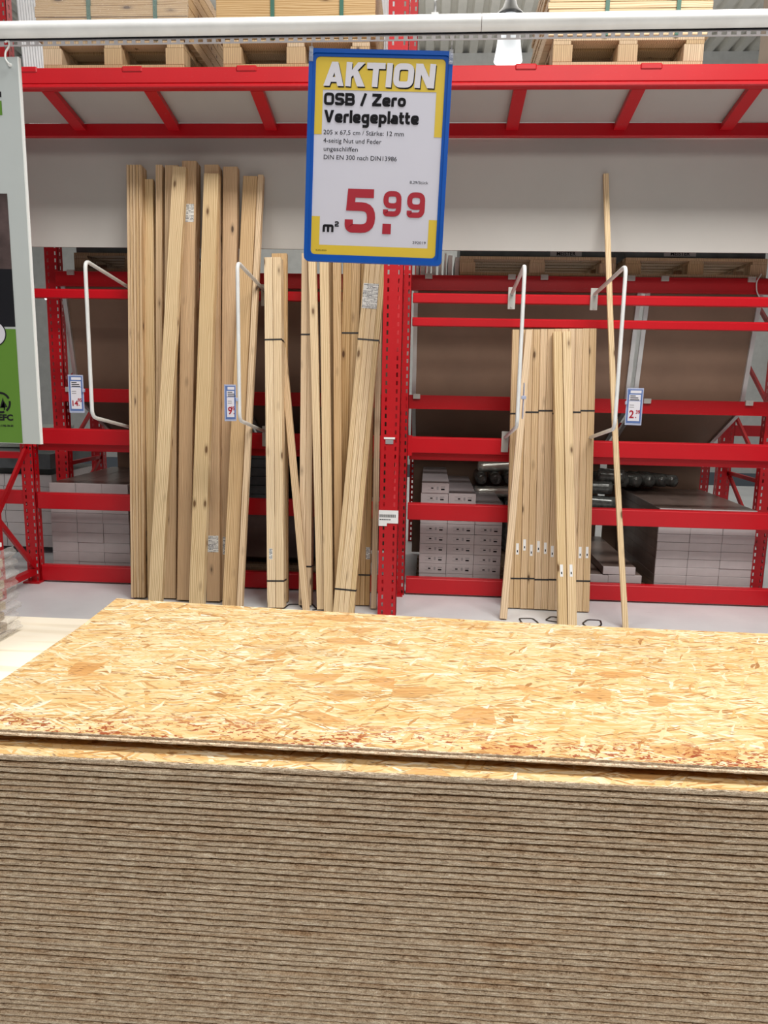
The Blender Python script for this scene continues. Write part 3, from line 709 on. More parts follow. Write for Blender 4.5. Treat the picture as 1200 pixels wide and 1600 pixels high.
# ------------------------------------------------------------------ foil rolls
def roll(a, b, r, mat, label, group, n=20):
    a, b = Vector(a), Vector(b); m = MB(); ax = (b-a); k = 8; pts = []; rr = []
    for i in range(k+1): pts.append(a+ax*(i/k)); rr.append(r*(1+.03*math.sin(i*2.3)))
    pts = [a-ax.normalized()*.012]+pts+[b+ax.normalized()*.012]; rr = [r*.45]+rr+[r*.45]
    m.tube(pts, rr, n); tag(m.build('foil_roll', M[mat]), label, 'roll', group)
def at(px, py, Y): return onY(px, py, Y)
YR = 5.95
roll(at(742, 768, YR), at(812, 768, YR), .048, 'foil', 'bright silver roll lying crosswise, left of the short laths', 'foil rolls left of the laths')
roll(at(748, 729, YR+.1), at(815, 727, YR+.1), .045, 'foil', 'dull silver roll lying crosswise on top of the rolls left of the short laths', 'foil rolls left of the laths')
for px, s in ((752, 'left'), (775, 'middle'), (797, 'right')):
    p = at(px, 748, YR-.06); roll(p, p+Vector((0, .36, 0)), .046, 'dark_foil', 'dark wrapped roll seen end-on between the two silver rolls, '+s, 'foil rolls left of the laths')
    p = at(px+2, 790, YR-.1); roll(p, p+Vector((0, .36, 0)), .05, 'dark_foil', 'dark wrapped roll below the bright silver roll, '+s, 'foil rolls left of the laths')
for i, px in enumerate((978, 998, 1019, 1038, 1054)):
    p = at(px, 752, 6.0); roll(p, p+Vector((-.2, .3, 0)), .048, 'dark_foil', 'dark wrapped roll on the pile behind the right carton stack, %s from the left' % ('first', 'second', 'third', 'fourth', 'fifth')[i], 'dark rolls at the right')
for i, (a, b, c, d) in enumerate(((905, 760, 955, 762), (900, 782, 960, 787), (935, 742, 975, 744))):
    roll(at(a, b, 5.9), at(c, d, 5.85), .055, 'dark_foil', 'dark wrapped roll lying crosswise beside the lone batten, '+('middle', 'lowest', 'highest')[i], 'dark rolls at the right')
small_pallet(.62, .97, 5.95, 6.3, 0, .14, 'dark pallet under the rolls behind the short laths', 'pallet_dark')
tag(MB().box(.62, .97, 5.92, 6.3, .145, .62, b=.02).build('wrapped_block', M['dark_foil']), 'dark wrapped block under the rolls behind the laths', 'pack')

# ------------------------------------------------------------------ goods on the overhead shelf
def bundle_boards(x0, x1, y0, y1, z0, z1, rows, mat, label, wrap=True, group='board packs on the overhead shelf', bands=(.35, .78)):
    e = empty('board_pack', (x0, y0, z0)); tag(e, label, 'board pack', group); W = x1-x0; D = y1-y0; h = (z1-z0)/rows
    for k in range(rows):
        jx = rnd.uniform(0, .012); jy = rnd.uniform(0, .01)
        # grain runs along local Z, so lay each layer down by rotating it
        me_ = MB().box(-h/2+.001, h/2-.001, jy, D-.01, 0, W-jx, b=.002)
        o = me_.build('board_layer', M[mat], e); o.matrix_local = Matrix.Translation((jx, 0, k*h+h/2)) @ Matrix.Rotation(R(90), 4, 'Y')
    for t_ in bands:
        m = MB().box(W*t_, W*t_+.022, -.004, D+.002, -.002, z1-z0+.003); m.build('band', plain('green_band', (.04, .14, .10), .4), e)
    if wrap:
        m = MB(); n = 24; vs = []; fs = []
        for i in range(n+1):
            for j in range(9):
                vs.append((-.01+(W+.02)*i/n, -.014+rnd.uniform(-.006, .006), (z1-z0+.01)*j/8))
        for i in range(n):
            for j in range(8): fs.append((i*9+j, (i+1)*9+j, (i+1)*9+j+1, i*9+j+1))
        m.add(vs, fs, 0, True)
        m.build('film_wrap', M['film'], e)
    MB().box(W*.42, W*.47, -.016, -.014, .05, .08).build('sticker', wh, e)
    return e
zs = zt+.012
def shelf_load(pa, pb, lab1, lab2, rows=7, wrap=True, mat='pine', py=45, Yd=.75, y0=P0+.04):
    a, b = onY(pa, 85, y0).x, onY(pb, 85, y0).x
    small_pallet(a+.02, b-.01, y0, y0+Yd, zs-.003, .150, lab1, group='pallets on the overhead shelf')
    bundle_boards(a-.02, b+.02, y0-.01, y0+Yd, zs+.150, zs+.150+.42, rows, mat, lab2, wrap)
shelf_load(62, 290, 'wooden pallet on the overhead shelf, left end', 'film-wrapped pack of boards on the overhead shelf at the left, with green bands')
shelf_load(343, 580, 'wooden pallet on the overhead shelf, left of the centre post', 'pack of wide boards on the overhead shelf left of the centre post', rows=4, wrap=False)
shelf_load(858, 1102, 'wooden pallet on the overhead shelf, right of the roof lamp', 'pack of pale thin boards on the overhead shelf right of the roof lamp', rows=12, wrap=False, mat='pine_light')
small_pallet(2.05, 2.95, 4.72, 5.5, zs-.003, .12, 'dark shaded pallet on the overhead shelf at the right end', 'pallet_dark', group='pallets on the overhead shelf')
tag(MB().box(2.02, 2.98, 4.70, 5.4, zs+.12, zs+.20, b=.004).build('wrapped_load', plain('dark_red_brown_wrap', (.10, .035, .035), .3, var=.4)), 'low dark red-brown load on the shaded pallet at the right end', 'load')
tag(MB().box(2.12, 3.1, 4.9, 5.5, zs+.205, zs+.80, b=.005).build('cardboard_box', plain('beige_cardboard', (.48, .38, .30), .7)), 'large beige cardboard box at the top right corner', 'box')
# white translucent profile sheets standing between pack and centre post
wp = empty('profile_sheet', (-.45, 5.6, zs)); tag(wp, 'upright white corrugated plastic sheets beside the top of the centre post', 'plastic sheets')
pm_ = MB()
for i in range(14):
    x = -.46+.016*i; pm_.add([(x, 5.3, 3.2), (x+.008, 5.296, 3.2), (x-.06, 5.5, 4.6), (x-.068, 5.504, 4.6)], [(0, 1, 2, 3)]); pm_.add([(x+.008, 5.296, 3.2), (x+.016, 5.3, 3.2), (x-.052, 5.504, 4.6), (x-.06, 5.5, 4.6)], [(0, 1, 2, 3)])
pp = pm_.build('sheet', plain('white_plastic', (.85, .87, .92), .2), wp, loc=(.45, -5.6, -zs)); pp.modifiers.new('solid', 'SOLIDIFY').thickness = .003
pm_ = MB()
for i in range(12):
    x = -2.98+.02*i; pm_.add([(x, 5.6, 3.2), (x+.01, 5.594, 3.2), (x-.12, 5.7, 4.7), (x-.13, 5.706, 4.7)], [(0, 1, 2, 3)]); pm_.add([(x+.01, 5.594, 3.2), (x+.02, 5.6, 3.2), (x-.11, 5.706, 4.7), (x-.12, 5.7, 4.7)], [(0, 1, 2, 3)])
pp = pm_.build('profile_sheet', plain('white_plastic_left', (.85, .87, .90), .2)); pp.modifiers.new('solid', 'SOLIDIFY').thickness = .003
tag(pp, 'upright white plastic sheets at the top left behind the rack post', 'plastic sheets')

# goods on the level behind, seen in the dark gap under the grey board
zg = BT+.006
for i, (a, b) in enumerate(((655, 715), (718, 960), (975, 1195), (120, 300))):
    xa, xb_ = onY(a, 415, 5.5).x, onY(b, 415, 5.5).x
    if i in (1, 2, 3):
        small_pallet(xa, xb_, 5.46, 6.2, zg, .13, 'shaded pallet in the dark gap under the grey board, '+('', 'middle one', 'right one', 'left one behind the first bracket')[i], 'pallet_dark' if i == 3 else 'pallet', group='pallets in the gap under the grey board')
        m = MB().box(xa, xb_, 5.50, 6.2, zg+.132, zg+.40, b=.004)
        if i in (1, 2):
            ax_ = onY((884, 1062)[i-1], 400, 5.5)
            m.box(ax_.x-.11, ax_.x+.11, 5.496, 5.4995, ax_.z-.004, ax_.z+.034, mi=1)
            text(m, 'MEISTER', ax_.x, ax_.z+.002, 5.494, .036, 2, 'CENTER', off=.0008)
        tag(m.build('wrapped_load', [dk, M['grey_ink'], M['ink']]), 'dark load on the shaded pallet under the grey board, '+('', 'middle one', 'right one', 'left one')[i], 'load', 'dark loads in the gap')
x = onY(650, 418, 5.5).x
while x < onY(712, 418, 5.5).x:
    tw = rnd.choice((.012, .02, .03)); nsheet = globals().get('nsheet', -1)+1; tag(MB().box(x, x+tw, 5.5+rnd.uniform(0, .02), 6.0, zg, zg+.14+rnd.uniform(-.01, .03)).build('upright_sheet', wh), 'thin white sheet on edge right below the sign corner, %s from the left' % ('first', 'second', 'third', 'fourth', 'fifth', 'sixth', 'seventh', 'eighth', 'ninth', 'tenth', 'eleventh', 'twelfth', 'last')[min(nsheet, 12)], 'sheet', 'white sheets on edge under the sign'); x += tw+rnd.choice((.012, .02))

# ------------------------------------------------------------------ hanging rail, sign, poster
YS = 2.3
rl, rr_ = onY(0, 48.5, YS), onY(1200, 30, YS)
dz = (rr_.z-rl.z)/(rr_.x-rl.x); x0, x1 = -2.2, 1.9
z_at = lambda x: rl.z+dz*(x-rl.x)
rail = empty('sign_rail', (0, YS, z_at(0)), (0, -math.atan(dz), 0)); tag(rail, 'long white hanging sign rail with a perforated strip along its underside', 'rail')
for a, b in ((x0, .112), (.114, x1)):
    m = MB(); vs = []; prof = []
    for k in range(20):
        an = 2*math.pi*k/20; prof.append((.024*math.cos(an), .0245*math.sin(an)))
    for X in (a, b): vs += [(X, y, z) for y, z in prof]
    m.add(vs, [(i, (i+1) % 20, 20+(i+1) % 20, 20+i) for i in range(20)], 0, True); m.add([vs[i] for i in range(40)], [tuple(range(20)), tuple(range(39, 19, -1))])
    m.build('rail_tube', M['rail'], rail)
ps = MB(); hp = .0265; n = int((x1-x0)/hp)
for i in range(n):
    X = x0+i*hp
    ps.box(X, X+hp, -.002, .0, -.030, -.0245).box(X, X+hp, -.002, .0, -.0425, -.0385).box(X, X+.0115, -.002, 0, -.0385, -.030)
ps.box(x0, x1, -.006, .006, -.027, -.023, mi=1)
ps.build('perforated_strip', [M['rail_grey'], M['ink']], rail)
for X in (onY(680, 15, YS).x, -1.7, 1.5):
    MB().box(X-.010, X+.010, -.008, .008, .022, .028).tube([(X, 0, .028), (X, 0, .06), (X+.003, 0, .064)], .004, 8).tube([(X, 0, .06), (X, 0, 4.6)], .0012, 6).build('suspension_wire', M['alu'], rail)

TL, TR, BL, BR = [onY(x_, y_, YS) for x_, y_ in ((482, 77), (706, 82), (477, 408), (692, 415.5))]
W_ = ((TR-TL).length+(BR-BL).length)/2; H_ = ((TL-BL).length+(TR-BR).length)/2
c_ = (TL+TR+BL+BR)/4; th = math.atan2(TR.z-TL.z, TR.x-TL.x)
sign = empty('price_sign', (c_.x, YS, c_.z), (0, -th, 0)); tag(sign, 'large blue-framed yellow and white price sign reading AKTION 5.99, hanging from the rail', 'sign')
def rrect(w, h, r, n=5):
    o = []
    for cx, cy, a0 in ((w/2-r, h/2-r, 0), (-w/2+r, h/2-r, 90), (-w/2+r, -h/2+r, 180), (w/2-r, -h/2+r, 270)):
        for i in range(n+1):
            a = R(a0+90*i/n); o.append((cx+r*math.cos(a), cy+r*math.sin(a)))
    return o
def ring(m, oa, ob, ya, yb):
    n = len(oa); vs = [(x, ya, z) for x, z in oa]+[(x, ya, z) for x, z in ob]+[(x, yb, z) for x, z in oa]+[(x, yb, z) for x, z in ob]
    fs = []
    for i in range(n):
        j = (i+1) % n; fs += [(i, j, n+j, n+i), (2*n+j, 2*n+i, 3*n+i, 3*n+j), (j, i, 2*n+i, 2*n+j), (n+i, n+j, 3*n+j, 3*n+i)]
    m.add(vs, fs)
bw = .020
m = MB(); ring(m, rrect(W_, H_, .014), rrect(W_-2*bw*.55, H_-2*bw*.55, .010), -.009, .009); ring(m, rrect(W_-2*bw*.5, H_-2*bw*.5, .010), rrect(W_-2*bw, H_-2*bw, .012), -.0055, .0055)
m.build('frame', M['blue'], sign)
def U(px, py):     # photo point on the sign plane -> sign coordinates
    p = onY(px, py, YS-.004)-Vector((c_.x, YS, c_.z)); c0, s0 = math.cos(-th), math.sin(-th)
    return Vector((p.x*c0-p.z*s0, p.x*s0+p.z*c0))
iw, ih = W_-2*bw, H_-2*bw
card = MB(); pr = rrect(iw+.004, ih+.004, .010); n = len(pr)
card.add([(x, -.003, z) for x, z in pr]+[(x, .003, z) for x, z in pr], [tuple(range(n))[::-1], tuple(range(n, 2*n))]+[(i, (i+1) % n, n+(i+1) % n, n+i) for i in range(n)], 0)
yl, yr_ = U(488, 210).y, U(688, 214).y
L_, R_ = -iw/2, iw/2; tp, bt = ih/2, -ih/2
wl, wr = U(504, 160).x, U(681, 160).x; ztop = U(590, 142).y; zs1 = U(590, 212).y; zs2 = U(590, 341).y; zbot = U(590, 385.5).y
yf = -.0034
wl2, wr2 = U(499, 365).x, U(669, 365).x
def yq_(xa, xb, za, zb): card.add([(xa, yf-.0002, za), (xb, yf-.0002, za), (xb, yf-.0002, zb), (xa, yf-.0002, zb)], [(0, 1, 2, 3)], 1)
yq_(L_, R_, ztop, tp-.004); yq_(L_, wl, zs1, ztop); yq_(wr, R_, zs1, ztop); yq_(L_, R_, bt+.004, zbot); yq_(L_, wl2, zbot, zs2); yq_(wr2, R_, zbot, zs2)
yq_(L_+.004, R_-.004, tp-.004, tp); yq_(L_+.004, R_-.004, bt, bt+.004)
card.build('printed_sheet', [M['sign_white'], M['yellow']], sign)

# lettering drawn from thick strokes
def stroke(m, pts, t, y, closed=False, mi=0, miter=True):
    P = [Vector((p[0], p[1])) for p in pts]
    Q = []
    n = len(P)
    for i, p in enumerate(P):      # round the corners that ask for it
        r = pts[i][2] if len(pts[i]) > 2 else 0
        if (r and (closed or 0 < i < n-1)):
            a = P[i-1]; b = P[(i+1) % n]; u = (a-p); v = (b-p); k = min(r, u.length*.5, v.length*.5); s = p+u.normalized()*k; e = p+v.normalized()*k
            for j in range(6):
                q = j/5; Q.append(s*(1-q)**2+p*2*q*(1-q)+e*q*q)
        else: Q.append(p)
    n = len(Q); Lp, Rp = [], []
    for i, p in enumerate(Q):
        a = Q[i-1] if (closed or i > 0) else None; b = Q[(i+1) % n] if (closed or i < n-1) else None
        d1 = (p-a).normalized() if a is not None else None; d2 = (b-p).normalized() if b is not None else None
        if d1 is None: d1 = d2
        if d2 is None: d2 = d1
        n1 = Vector((-d1.y, d1.x)); n2 = Vector((-d2.y, d2.x)); nn = (n1+n2)
        nn = n1 if nn.length < 1e-6 else nn.normalized(); k = t/2/max(.35, nn.dot(n1)); Lp.append(p+nn*k); Rp.append(p-nn*k)
    vs = [(p.x, y, p.y) for p in Lp]+[(p.x, y, p.y) for p in Rp]
    m.add(vs, [(i, (i+1) % n, n+(i+1) % n, n+i) for i in range(n if closed else n-1)], mi)
def glyph(ch, W, H, t):
    h = t/2; L, Rr, B, T = h, W-h, h, H-h; Mi = H/2; r = .22*H; x = .74*H; XT = x-h; c = []
    def loop(a, b, c_, d): return ([(a, b, r), (c_, b, r), (c_, d, r), (a, d, r)], True)
    if ch == 'O': c = [loop(L, B, Rr, T)]
    elif ch == 'o': c = [loop(L, B, Rr, XT)]
    elif ch == 'S': c = [([(Rr, T-.16*H), (Rr, T, r), (L, T, r), (L, Mi, r), (Rr, Mi, r), (Rr, B, r), (L, B, r), (L, B+.16*H)], False)]
    elif ch == 'B': c = [([(L, B), (Rr, B, r*.8), (Rr, Mi, r*.6), (L, Mi)], False), ([(L, Mi), (Rr-.03*H, Mi, r*.6), (Rr-.03*H, T, r*.8), (L, T)], False), ([(L, 0), (L, H)], False)]
    elif ch == '/': c = [([(h*.8, 0), (W-h*.8, H)], False)]
    elif ch == 'Z': c = [([(0, T), (W, T)], False), ([(0, B), (W, B)], False), ('P', [(0, t*.95), (W-t*1.4, H-t*.95), (W, H-t*.95), (t*1.4, t*.95)])]
    elif ch == 'e': c = [([(Rr, x*.5-h*.2), (Rr, XT, r), (L, XT, r), (L, B, r), (Rr, B, r*.6), (Rr, B+.07*H)], False), ([(L, x*.5-h*.1), (W-h*.2, x*.5-h*.1)], False)]
    elif ch == 'r': c = [([(L, 0), (L, XT, r*.6), (W, XT)], False)]
    elif ch == 'V': c = [('P', [(0, H), (t*1.1, H), (W/2+t*.5, 0), (W/2-t*.5, 0)]), ('P', [(W, H), (W-t*1.1, H), (W/2-t*.5, 0), (W/2+t*.5, 0)])]
    elif ch == 'l': c = [([(L, 0), (L, H*1.02)], False)]
    elif ch == 'g': c = [loop(L, B, Rr, XT), ([(Rr, x), (Rr, -.24*H, r*.6), (L, -.24*H)], False)]
    elif ch == 'p': c = [loop(L, B, Rr, XT), ([(L, x), (L, -.28*H)], False)]
    elif ch == 'a': c = [([(L+.02*H, XT), (Rr, XT, r), (Rr, 0)], False), ([(Rr, x*.52), (L, x*.52, r*.7), (L, B, r*.7), (Rr, B)], False)]
    elif ch == 't': c = [([(L+.05*H, H*.95), (L+.05*H, B, r*.6), (W, B)], False), ([(0, XT), (W, XT)], False)]
    elif ch == 'm': c = [([(L, 0), (L, XT, r*.5), (Rr, XT, r*.6), (Rr, 0)], False), ([(W/2, 0), (W/2, XT)], False)]
    elif ch == '2': c = [([(L, T-.18*H), (L, T, r), (Rr, T, r), (Rr, Mi, r*.8), (L, Mi*.9, r*.8), (L, B), (W, B)], False)]
    elif ch == '5': c = [([(W-.05*H, T), (L+.05*H, T), (L+.03*H, Mi+.10*H), (Rr, Mi+.10*H, r*1.1), (Rr, B, r*1.1), (L, B, r*.5), (L, B+.2*H)], False)]
    elif ch == '9': c = [loop(L, Mi-.10*H+h*.2, Rr, T), ([(Rr, Mi+.1*H), (Rr, B, r), (L, B, r*.5), (L, B+.17*H)], False)]
    elif ch == 'A': c = [('P', [(0, 0), (t*1.1, 0), (W/2+t*.55, H), (W/2-t*.55, H)]), ('P', [(W, 0), (W-t*1.1, 0), (W/2-t*.55, H), (W/2+t*.55, H)]), ('P', [(W*.28, H*.17), (W*.72, H*.17), (W*.66, H*.37), (W*.34, H*.37)])]
    elif ch == 'K': c = [([(L, 0), (L, H)], False), ('P', [(t*.9, H*.36), (W*.98, H), (W*.98-t*1.3, H), (t*.9, H*.64)]), ('P', [(t*1.2, H*.52), (t*2.1, H*.66), (W*1.04, 0), (W*1.04-t*1.35, 0)])]
    elif ch == 'T': c = [([(0, T), (W, T)], False), ([(W/2, 0), (W/2, H)], False)]
    elif ch == 'I': c = [([(W/2, 0), (W/2, H)], False)]
    elif ch == 'N': c = [([(L, 0), (L, H)], False), ([(Rr, 0), (Rr, H)], False), ('P', [(0, H), (t*1.2, H), (W, 0), (W-t*1.2, 0)])]
    return c
def word(m, chars, x, z, H, t, y, mi=0, total=None, gap=.09, slant=0.0):
    ws = {'O': 1.0, 'S': .92, 'B': .95, '/': .62, 'Z': .90, 'e': .80, 'r': .55, 'o': .80, 'V': 1.02, 'l': .24, 'g': .80, 'p': .80, 'a': .76, 't': .52, ' ': .38, 'm': 1.05, '2': .8, '5': .92, '9': .92, 'A': 1.02, 'K': .95, 'T': .92, 'I': .30, 'N': .98}
    raw = sum(ws[c] for c in chars)+gap*(len(chars)-1); k = (total/(raw*H)) if total else 1.0; cx = x
    for n_, ch in enumerate(chars):
        w_ = ws[ch]*H*k
        for q, (pts, cl) in enumerate(glyph(ch, w_, H, t)):
            if pts == 'P':
                m.add([(p[0]+cx+slant*p[1], y-.00004*q-.00001*n_, p[1]+z) for p in cl], [tuple(range(len(cl)))], mi); continue
            pts = [(p[0]+cx+slant*p[1], p[1]+z)+tuple(p[2:]) for p in pts]
            stroke(m, pts, t, y-.00004*q, cl, mi)
        cx += w_+gap*H*k
a = U(505, 134); b = U(679, 138)
m = MB()
word(m, 'AKTION', a.x+.0025, a.y-.0035, U(590, 97).y-U(590, 135).y, .0165, yf-.0008, 1, total=(b.x-a.x)-.002, gap=.07, slant=.05)
word(m, 'AKTION', a.x, a.y, U(590, 97).y-U(590, 135).y, .0165, yf-.0012, 0, total=(b.x-a.x)-.002, gap=.07, slant=.05)
m.build('heading_letters', [M['sign_letter'], M['ink']], sign)
m = MB(); yt_ = yf-.0008
a = U(506, 164); b = U(634, 166); word(m, 'OSB / Zero', a.x, a.y, .0335*W_/.41, .0080, yt_, total=b.x-a.x, gap=.08)
m.build('product_name_print', M['ink'], sign); m = MB()
a = U(506, 191); b = U(654, 193); word(m, 'Verlegeplatte', a.x, a.y, .0335*W_/.41, .0080, yt_, total=b.x-a.x, gap=.08)
m.build('product_name_print', M['ink'], sign); m = MB()
a = U(504, 362); b = U(522, 363); word(m, 'm', a.x, a.y, .029, .0070, yt_, total=b.x-a.x-.002); word(m, '2', U(523, 354).x, U(523, 354).y, .015, .0036, yt_, total=.012)
m.build('unit_print', M['ink'], sign); m = MB()
sz = .0178
def fit(s, x_a, y_a, x_b, size, mi=0, off=0):
    p, q = U(x_a, y_a), U(x_b, y_a); vs, fs = text_mesh(s, size, 'LEFT', off); wd = max(v.x for v in vs); k = (q.x-p.x)/wd
    m.add([Vector((v.x*k+p.x, yt_, v.z+p.y)) for v in vs], fs, mi)
fit('205 x 67,5 cm / Stärke: 12 mm', 505, 209.5, 631, sz); fit('4-seitig Nut und Feder', 505, 222.5, 596, sz); fit('ungeschliffen', 505, 235.5, 559, sz); fit('DIN EN 300 nach DIN13986', 505, 248.5, 620, sz)
m.build('detail_text_print', M['ink'], sign); m = MB(); fit('8,29/Stück', 640, 287, 669, .011); m.build('piece_price_print', M['ink'], sign); m = MB(); fit('292019', 644, 381, 665, .0105); m.build('number_print', M['ink'], sign); m = MB(); fit('18.05.2025', 492, 391.5, 510, .006)
m.build('date_print', M['ink'], sign)
m = MB()
a, b = U(538, 363), U(588, 296); word(m, '5', a.x, a.y, b.y-a.y, .0245, yt_, total=b.x-a.x)
a, b = U(598, 338), U(628, 299); word(m, '9', a.x, a.y, b.y-a.y, .0150, yt_, total=b.x-a.x)
a, b = U(635, 340), U(665, 301); word(m, '9', a.x, a.y, b.y-a.y, .0150, yt_, total=b.x-a.x)
a, b = U(597, 365.5), U(611, 350); m.add([(a.x, yt_, a.y), (b.x, yt_, a.y), (b.x, yt_, b.y), (a.x, yt_, b.y)], [(0, 1, 2, 3)])
m.build('price_print', M['sign_red'], sign)
for s, pxw in ((-1, 481), (1, 706)):
    X = s*(W_/2-.006)
    MB().box(X-.006, X+.006, -.011, .011, H_/2-.035, H_/2+.004, b=.001).build('clip', film('clear_clip_plastic_%d' % s, (.8, .85, .9), .1, .5), sign)
    MB().tube([(X, 0, H_/2), (X, 0, H_/2+.040)], .0014, 6).build('hanging_wire', M['alu'], sign)

# white poster board at the left
pt, pb_ = onY(28, 90, YS), onY(65, 694, YS)
PX = (pt.x+pb_.x)/2; pz0, pz1 = pb_.z, pt.z
def V2(px, py): p = onY(px, py, YS-.01); return p.x-PX, p.z-pz0
post_ = empty('poster_board', (PX, YS, pz0)); tag(post_, 'white hanging poster board at the left edge with dark photo and green field', 'poster')
HH = pz1-pz0; PW = .62
MB().box(-PW, -.0, -.006, .006, 0, HH, b=.0006).build('board', [M['poster']], post_)
MB().box(-.0001, .0035, -.0062, .0064, 0, HH).build('board_edge', M['poster_edge'], post_)
m = MB(); mx = V2(37, 600)[0]+.0
x_r = -.057; yq = -.0068
def quad(m, xa, xb, za, zb, mi, y=yq): m.add([(xa, y, za), (xb, y, za), (xb, y, zb), (xa, y, zb)], [(0, 1, 2, 3)], mi)
zg0, zg1 = .003, V2(10, 514)[1]; zk1 = V2(10, 420)[1]; zp1 = V2(5, 302)[1]
quad(m, -PW+.05, x_r, zg0, zg1, 0); quad(m, -PW+.05, x_r, zg1+.007, zk1, 1); quad(m, -PW+.05, x_r, zk1, zp1, 2)
zc_ = V2(0, 168)[1]; quad(m, -PW+.05, V2(2, 168)[0], zc_-.02, zc_+.02, 0); quad(m, -PW+.2, V2(1, 149)[0], zc_+.03, zc_+.045, 1)
for k in range(7): quad(m, -PW+.05+.075*k, -PW+.05+.01+.075*k, zk1+.01, zp1-.005, 3, yq-.0003)
m.build('printed_fields', [M['green'], M['black'], M['photo'], plain('brown_photo_stripe', (.16, .11, .10), .4)], post_)
m = MB()
def disc(m, cx, cz, r0, r1, mi, y, a0=0, a1=360, n=32):
    vs = []; 
    for i in range(n+1):
        a = R(a0+(a1-a0)*i/n); vs += [(cx+r0*math.cos(a), y, cz+r0*math.sin(a)), (cx+r1*math.cos(a), y, cz+r1*math.sin(a))]
    m.add(vs, [(2*i, 2*i+1, 2*i+3, 2*i+2) for i in range(n)], mi)
cx, cz_ = V2(-10, 521)
disc(m, cx, cz_, 0, .0395, 0, yq-.0005); disc(m, cx, cz_, 0, .036, 1, yq-.0008); disc(m, cx, cz_, .0, .016, 0, yq-.0011)
m.build('badge_print', [M['black'], M['sign_letter']], post_); m = MB()
cx, cz_ = V2(0, 629); rad = .034
disc(m, cx, cz_, rad*.80, rad, 0, yq-.0005, -55, 10); disc(m, cx, cz_, rad*.80, rad, 0, yq-.0005, 25, 290)
m.add([(cx+rad*k, yq-.0005, cz_+rad*j) for k, j in ((-.1, -.5), (.62, -.5), (.42, -.5), (.26, .5))], [(0, 2, 3)], 0)
m.add([(cx+rad*k, yq-.0005, cz_+rad*j) for k, j in ((.02, -.42), (.66, -.42), (.34, .15))], [(0, 1, 2)], 0)
m.add([(cx+rad*k, yq-.0005, cz_+rad*j) for k, j in ((.28, -.7), (.40, -.7), (.40, -.42), (.28, -.42))], [(0, 1, 2, 3)], 0)
p = V2(20, 657); text(m, 'PEFC', p[0], p[1], yq-.0005, .026, 0, 'RIGHT', off=.0012, sx=1.15)
p = V2(20, 667); text(m, 'PEFC/04-31-1106-18-20', p[0], p[1], yq-.0005, .009, 0, 'RIGHT', off=.0004)
m.build('certification_mark', [M['black'], M['sign_letter']], post_)
px_, pz_ = V2(13, 101)
MB().tube(bend([(px_+.004, -.012, pz_), (px_-.006, -.014, pz_+.012), (px_-.006, -.012, pz_+.034), (px_+.006, -.008, pz_+.05), (px_, .0, pz_+.072), (px_-.008, -.006, pz_+.062)], .01), .0028, 8).tube([(px_+.004, -.013, pz_), (px_+.004, .008, pz_)], .005, 8).build('hook', M['white_tube'], post_)

# ------------------------------------------------------------------ roof lamp seen beyond the shelf
lp = onY(797, 22, 9.4); lamp = empty('pendant_lamp', lp); tag(lamp, 'white glass hall lamp hanging under the roof beyond the rack', 'lamp')
def lathe(prof, n=28):
    m = MB(); vs = []
    for r_, z in prof:
        for i in range(n): a = 2*math.pi*i/n; vs.append((r_*math.cos(a), r_*math.sin(a), z))
    return m.add(vs, [(k*n+i, k*n+(i+1) % n, (k+1)*n+(i+1) % n, (k+1)*n+i) for k in range(len(prof)-1) for i in range(n)], 0, True)
lathe([(.03, .16), (.06, .14), (.09, .06), (.15, .0), (.16, -.02)]).build('lamp_housing', M['lamp_metal'], lamp)
lathe([(.10, -.02), (.115, -.12), (.14, -.35), (.165, -.50), (.155, -.51), (.0, -.46)]).build('lamp_shade', emit('frosted_glass_lit', (.90, .95, 1), .55), lamp)
MB().tube([(0, 0, .15), (0, 0, 7.2-lp.z)], .012, 8).build('lamp_cord', M['lamp_metal'], lamp)

